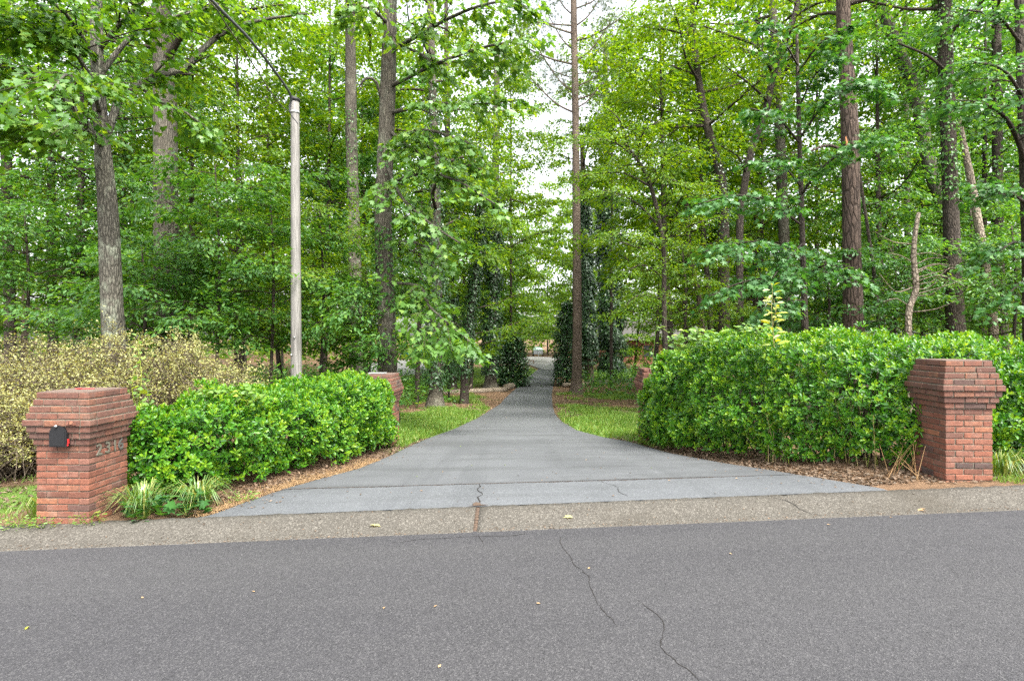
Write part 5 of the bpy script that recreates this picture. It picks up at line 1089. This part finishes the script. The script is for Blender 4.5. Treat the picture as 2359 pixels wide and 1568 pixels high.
# ------------------------------------------------------------------ things at the far end
def bxp(name, mat, par, *boxes):
    mb = MB(); mb.smooth = False
    for c, d, *rz in boxes: mb.box(c, d, rz[0] if rz else 0)
    return mb.build(name, M[mat], par)
x, y = at(1240, 825, 92)[:2]; gz = float(h0(x, y)) + .08
tr_ = root('utility_trailer', (x, y, gz), 'small grey trailer under a pale green cover at the far end of the driveway', 'trailer')
bxp('box_body', 'grey_panel', tr_, ((x, y, gz + .75), (1.5, 2.4, .7))); mb = MB(); mb.add([(x - .85, y - 1.3, gz + 1.1), (x + .85, y - 1.3, gz + 1.1), (x + .85, y + 1.3, gz + 1.1), (x - .85, y + 1.3, gz + 1.1), (x - .5, y - 1.1, gz + 1.55), (x + .5, y - 1.1, gz + 1.45), (x + .5, y + 1.1, gz + 1.5), (x - .5, y + 1.1, gz + 1.6)], [(0, 1, 5, 4), (1, 2, 6, 5), (2, 3, 7, 6), (3, 0, 4, 7), (4, 5, 6, 7), (3, 2, 1, 0)]); mb.build('cover', M['green_tarp'], tr_, smooth=False)
for s in (-1, 1):
    mb = MB(); mb.tube([(x + s * .7, y, gz + .3), (x + s * .9, y, gz + .3)], [.3, .3], 14); mb.build('wheel', M['rubber'], tr_)
bxp('drawbar', 'grey_panel', tr_, ((x, y - 1.7, gz + .45), (.1, 1.0, .1)), ((x, y - 2.1, gz + .25), (.08, .08, .4)))
x, y = hit(1221, 838); gz = float(h0(x, y)); be = root('garden_bench', (x, y, gz), 'brown wooden bench on the lawn at the far driveway bend', 'bench')
bxp('seat', 'wood_brown', be, ((x, y, gz + .45), (1.2, .4, .06))); bxp('backrest', 'wood_brown', be, ((x - .55, y, gz + .7), (.08, .4, .55)))
for s in (-1, 1): bxp('leg', 'wood_brown', be, ((x + s * .5, y, gz + .22), (.09, .36, .42)))
x, y = at(958, 820, 84)[:2]; gz = float(h0(x, y)) + .05; car = root('parked_car', (x, y, gz), 'teal car partly hidden by leaves left of the driveway far behind', 'car')
pr = [(-2.1, .35), (-2.15, .75), (-1.9, .95), (-1.2, 1.0), (-.7, 1.42), (.75, 1.45), (1.35, 1.02), (2.0, .95), (2.15, .7), (2.1, .35)]
mb = MB(); k = len(pr); mb.add([(x + a, y - .85, gz + b) for a, b in pr] + [(x + a, y + .85, gz + b) for a, b in pr], [tuple(range(k)), tuple(range(2 * k - 1, k - 1, -1))] + [(i, i + k, (i + 1) % k + k, (i + 1) % k) for i in range(k)]); mb.build('body', M['teal_paint'], car, smooth=False)
for a0_, a1_ in ((-.95, -.02), (.08, 1.0)):
    mb = MB(); mb.add([(x + a0_, y - .856, gz + 1.02), (x + a1_, y - .856, gz + 1.02), (x + a1_ - (.25 if a1_ > .5 else 0), y - .856, gz + 1.36), (x + a0_ + (.3 if a0_ < -.5 else 0), y - .856, gz + 1.36)], [(0, 1, 2, 3)]); mb.build('window', M['window_glass'], car, smooth=False)
for sx in (-1.3, 1.3):
    for sy in (-.85, .85):
        mb = MB(); mb.tube([(x + sx, y + sy - .1, gz + .32), (x + sx, y + sy + .1, gz + .32)], [.32, .32], 14); mb.build('wheel', M['rubber'], car)
hx, hy = 19.0, 78.0; gz = float(h0(hx, hy)) - .1; ho = root('brick_house', (hx, hy, gz), 'brick house glimpsed through the trees right of the driveway', 'house')
bxp('wall', 'house_brick', ho, ((hx, hy, gz + 1.6), (15, 8, 3.2)))
mb = MB(); mb.add([(hx - 8, hy - 4.6, gz + 3.15), (hx + 8, hy - 4.6, gz + 3.15), (hx + 8, hy + 4.6, gz + 3.15), (hx - 8, hy + 4.6, gz + 3.15), (hx - 8, hy, gz + 5.8), (hx + 8, hy, gz + 5.8)], [(0, 1, 5, 4), (2, 3, 4, 5), (0, 4, 3), (1, 2, 5), (3, 2, 1, 0)]); mb.build('roof', M['roof_shingle'], ho, smooth=False)
for dx in (-5.5, -3.6, -.8, 2.5, 5.5):
    wdw = bxp('window', 'window_glass', ho, ((hx + dx, hy - 4.01, gz + 1.7), (1.2, .06, 1.5)))
    bxp('frame', 'white_paint', wdw, ((hx + dx - .64, hy - 4.03, gz + 1.7), (.09, .1, 1.6)), ((hx + dx + .64, hy - 4.03, gz + 1.7), (.09, .1, 1.6)), ((hx + dx, hy - 4.03, gz + 2.48), (1.37, .1, .09)), ((hx + dx, hy - 4.03, gz + .92), (1.37, .1, .09)), ((hx + dx, hy - 4.04, gz + 1.7), (.05, .05, 1.47)))
print('leaf triangles', TRIS[0], 'objects', len(bpy.data.objects), 'dups', {k: v for k, v in USED.items() if v > 1})
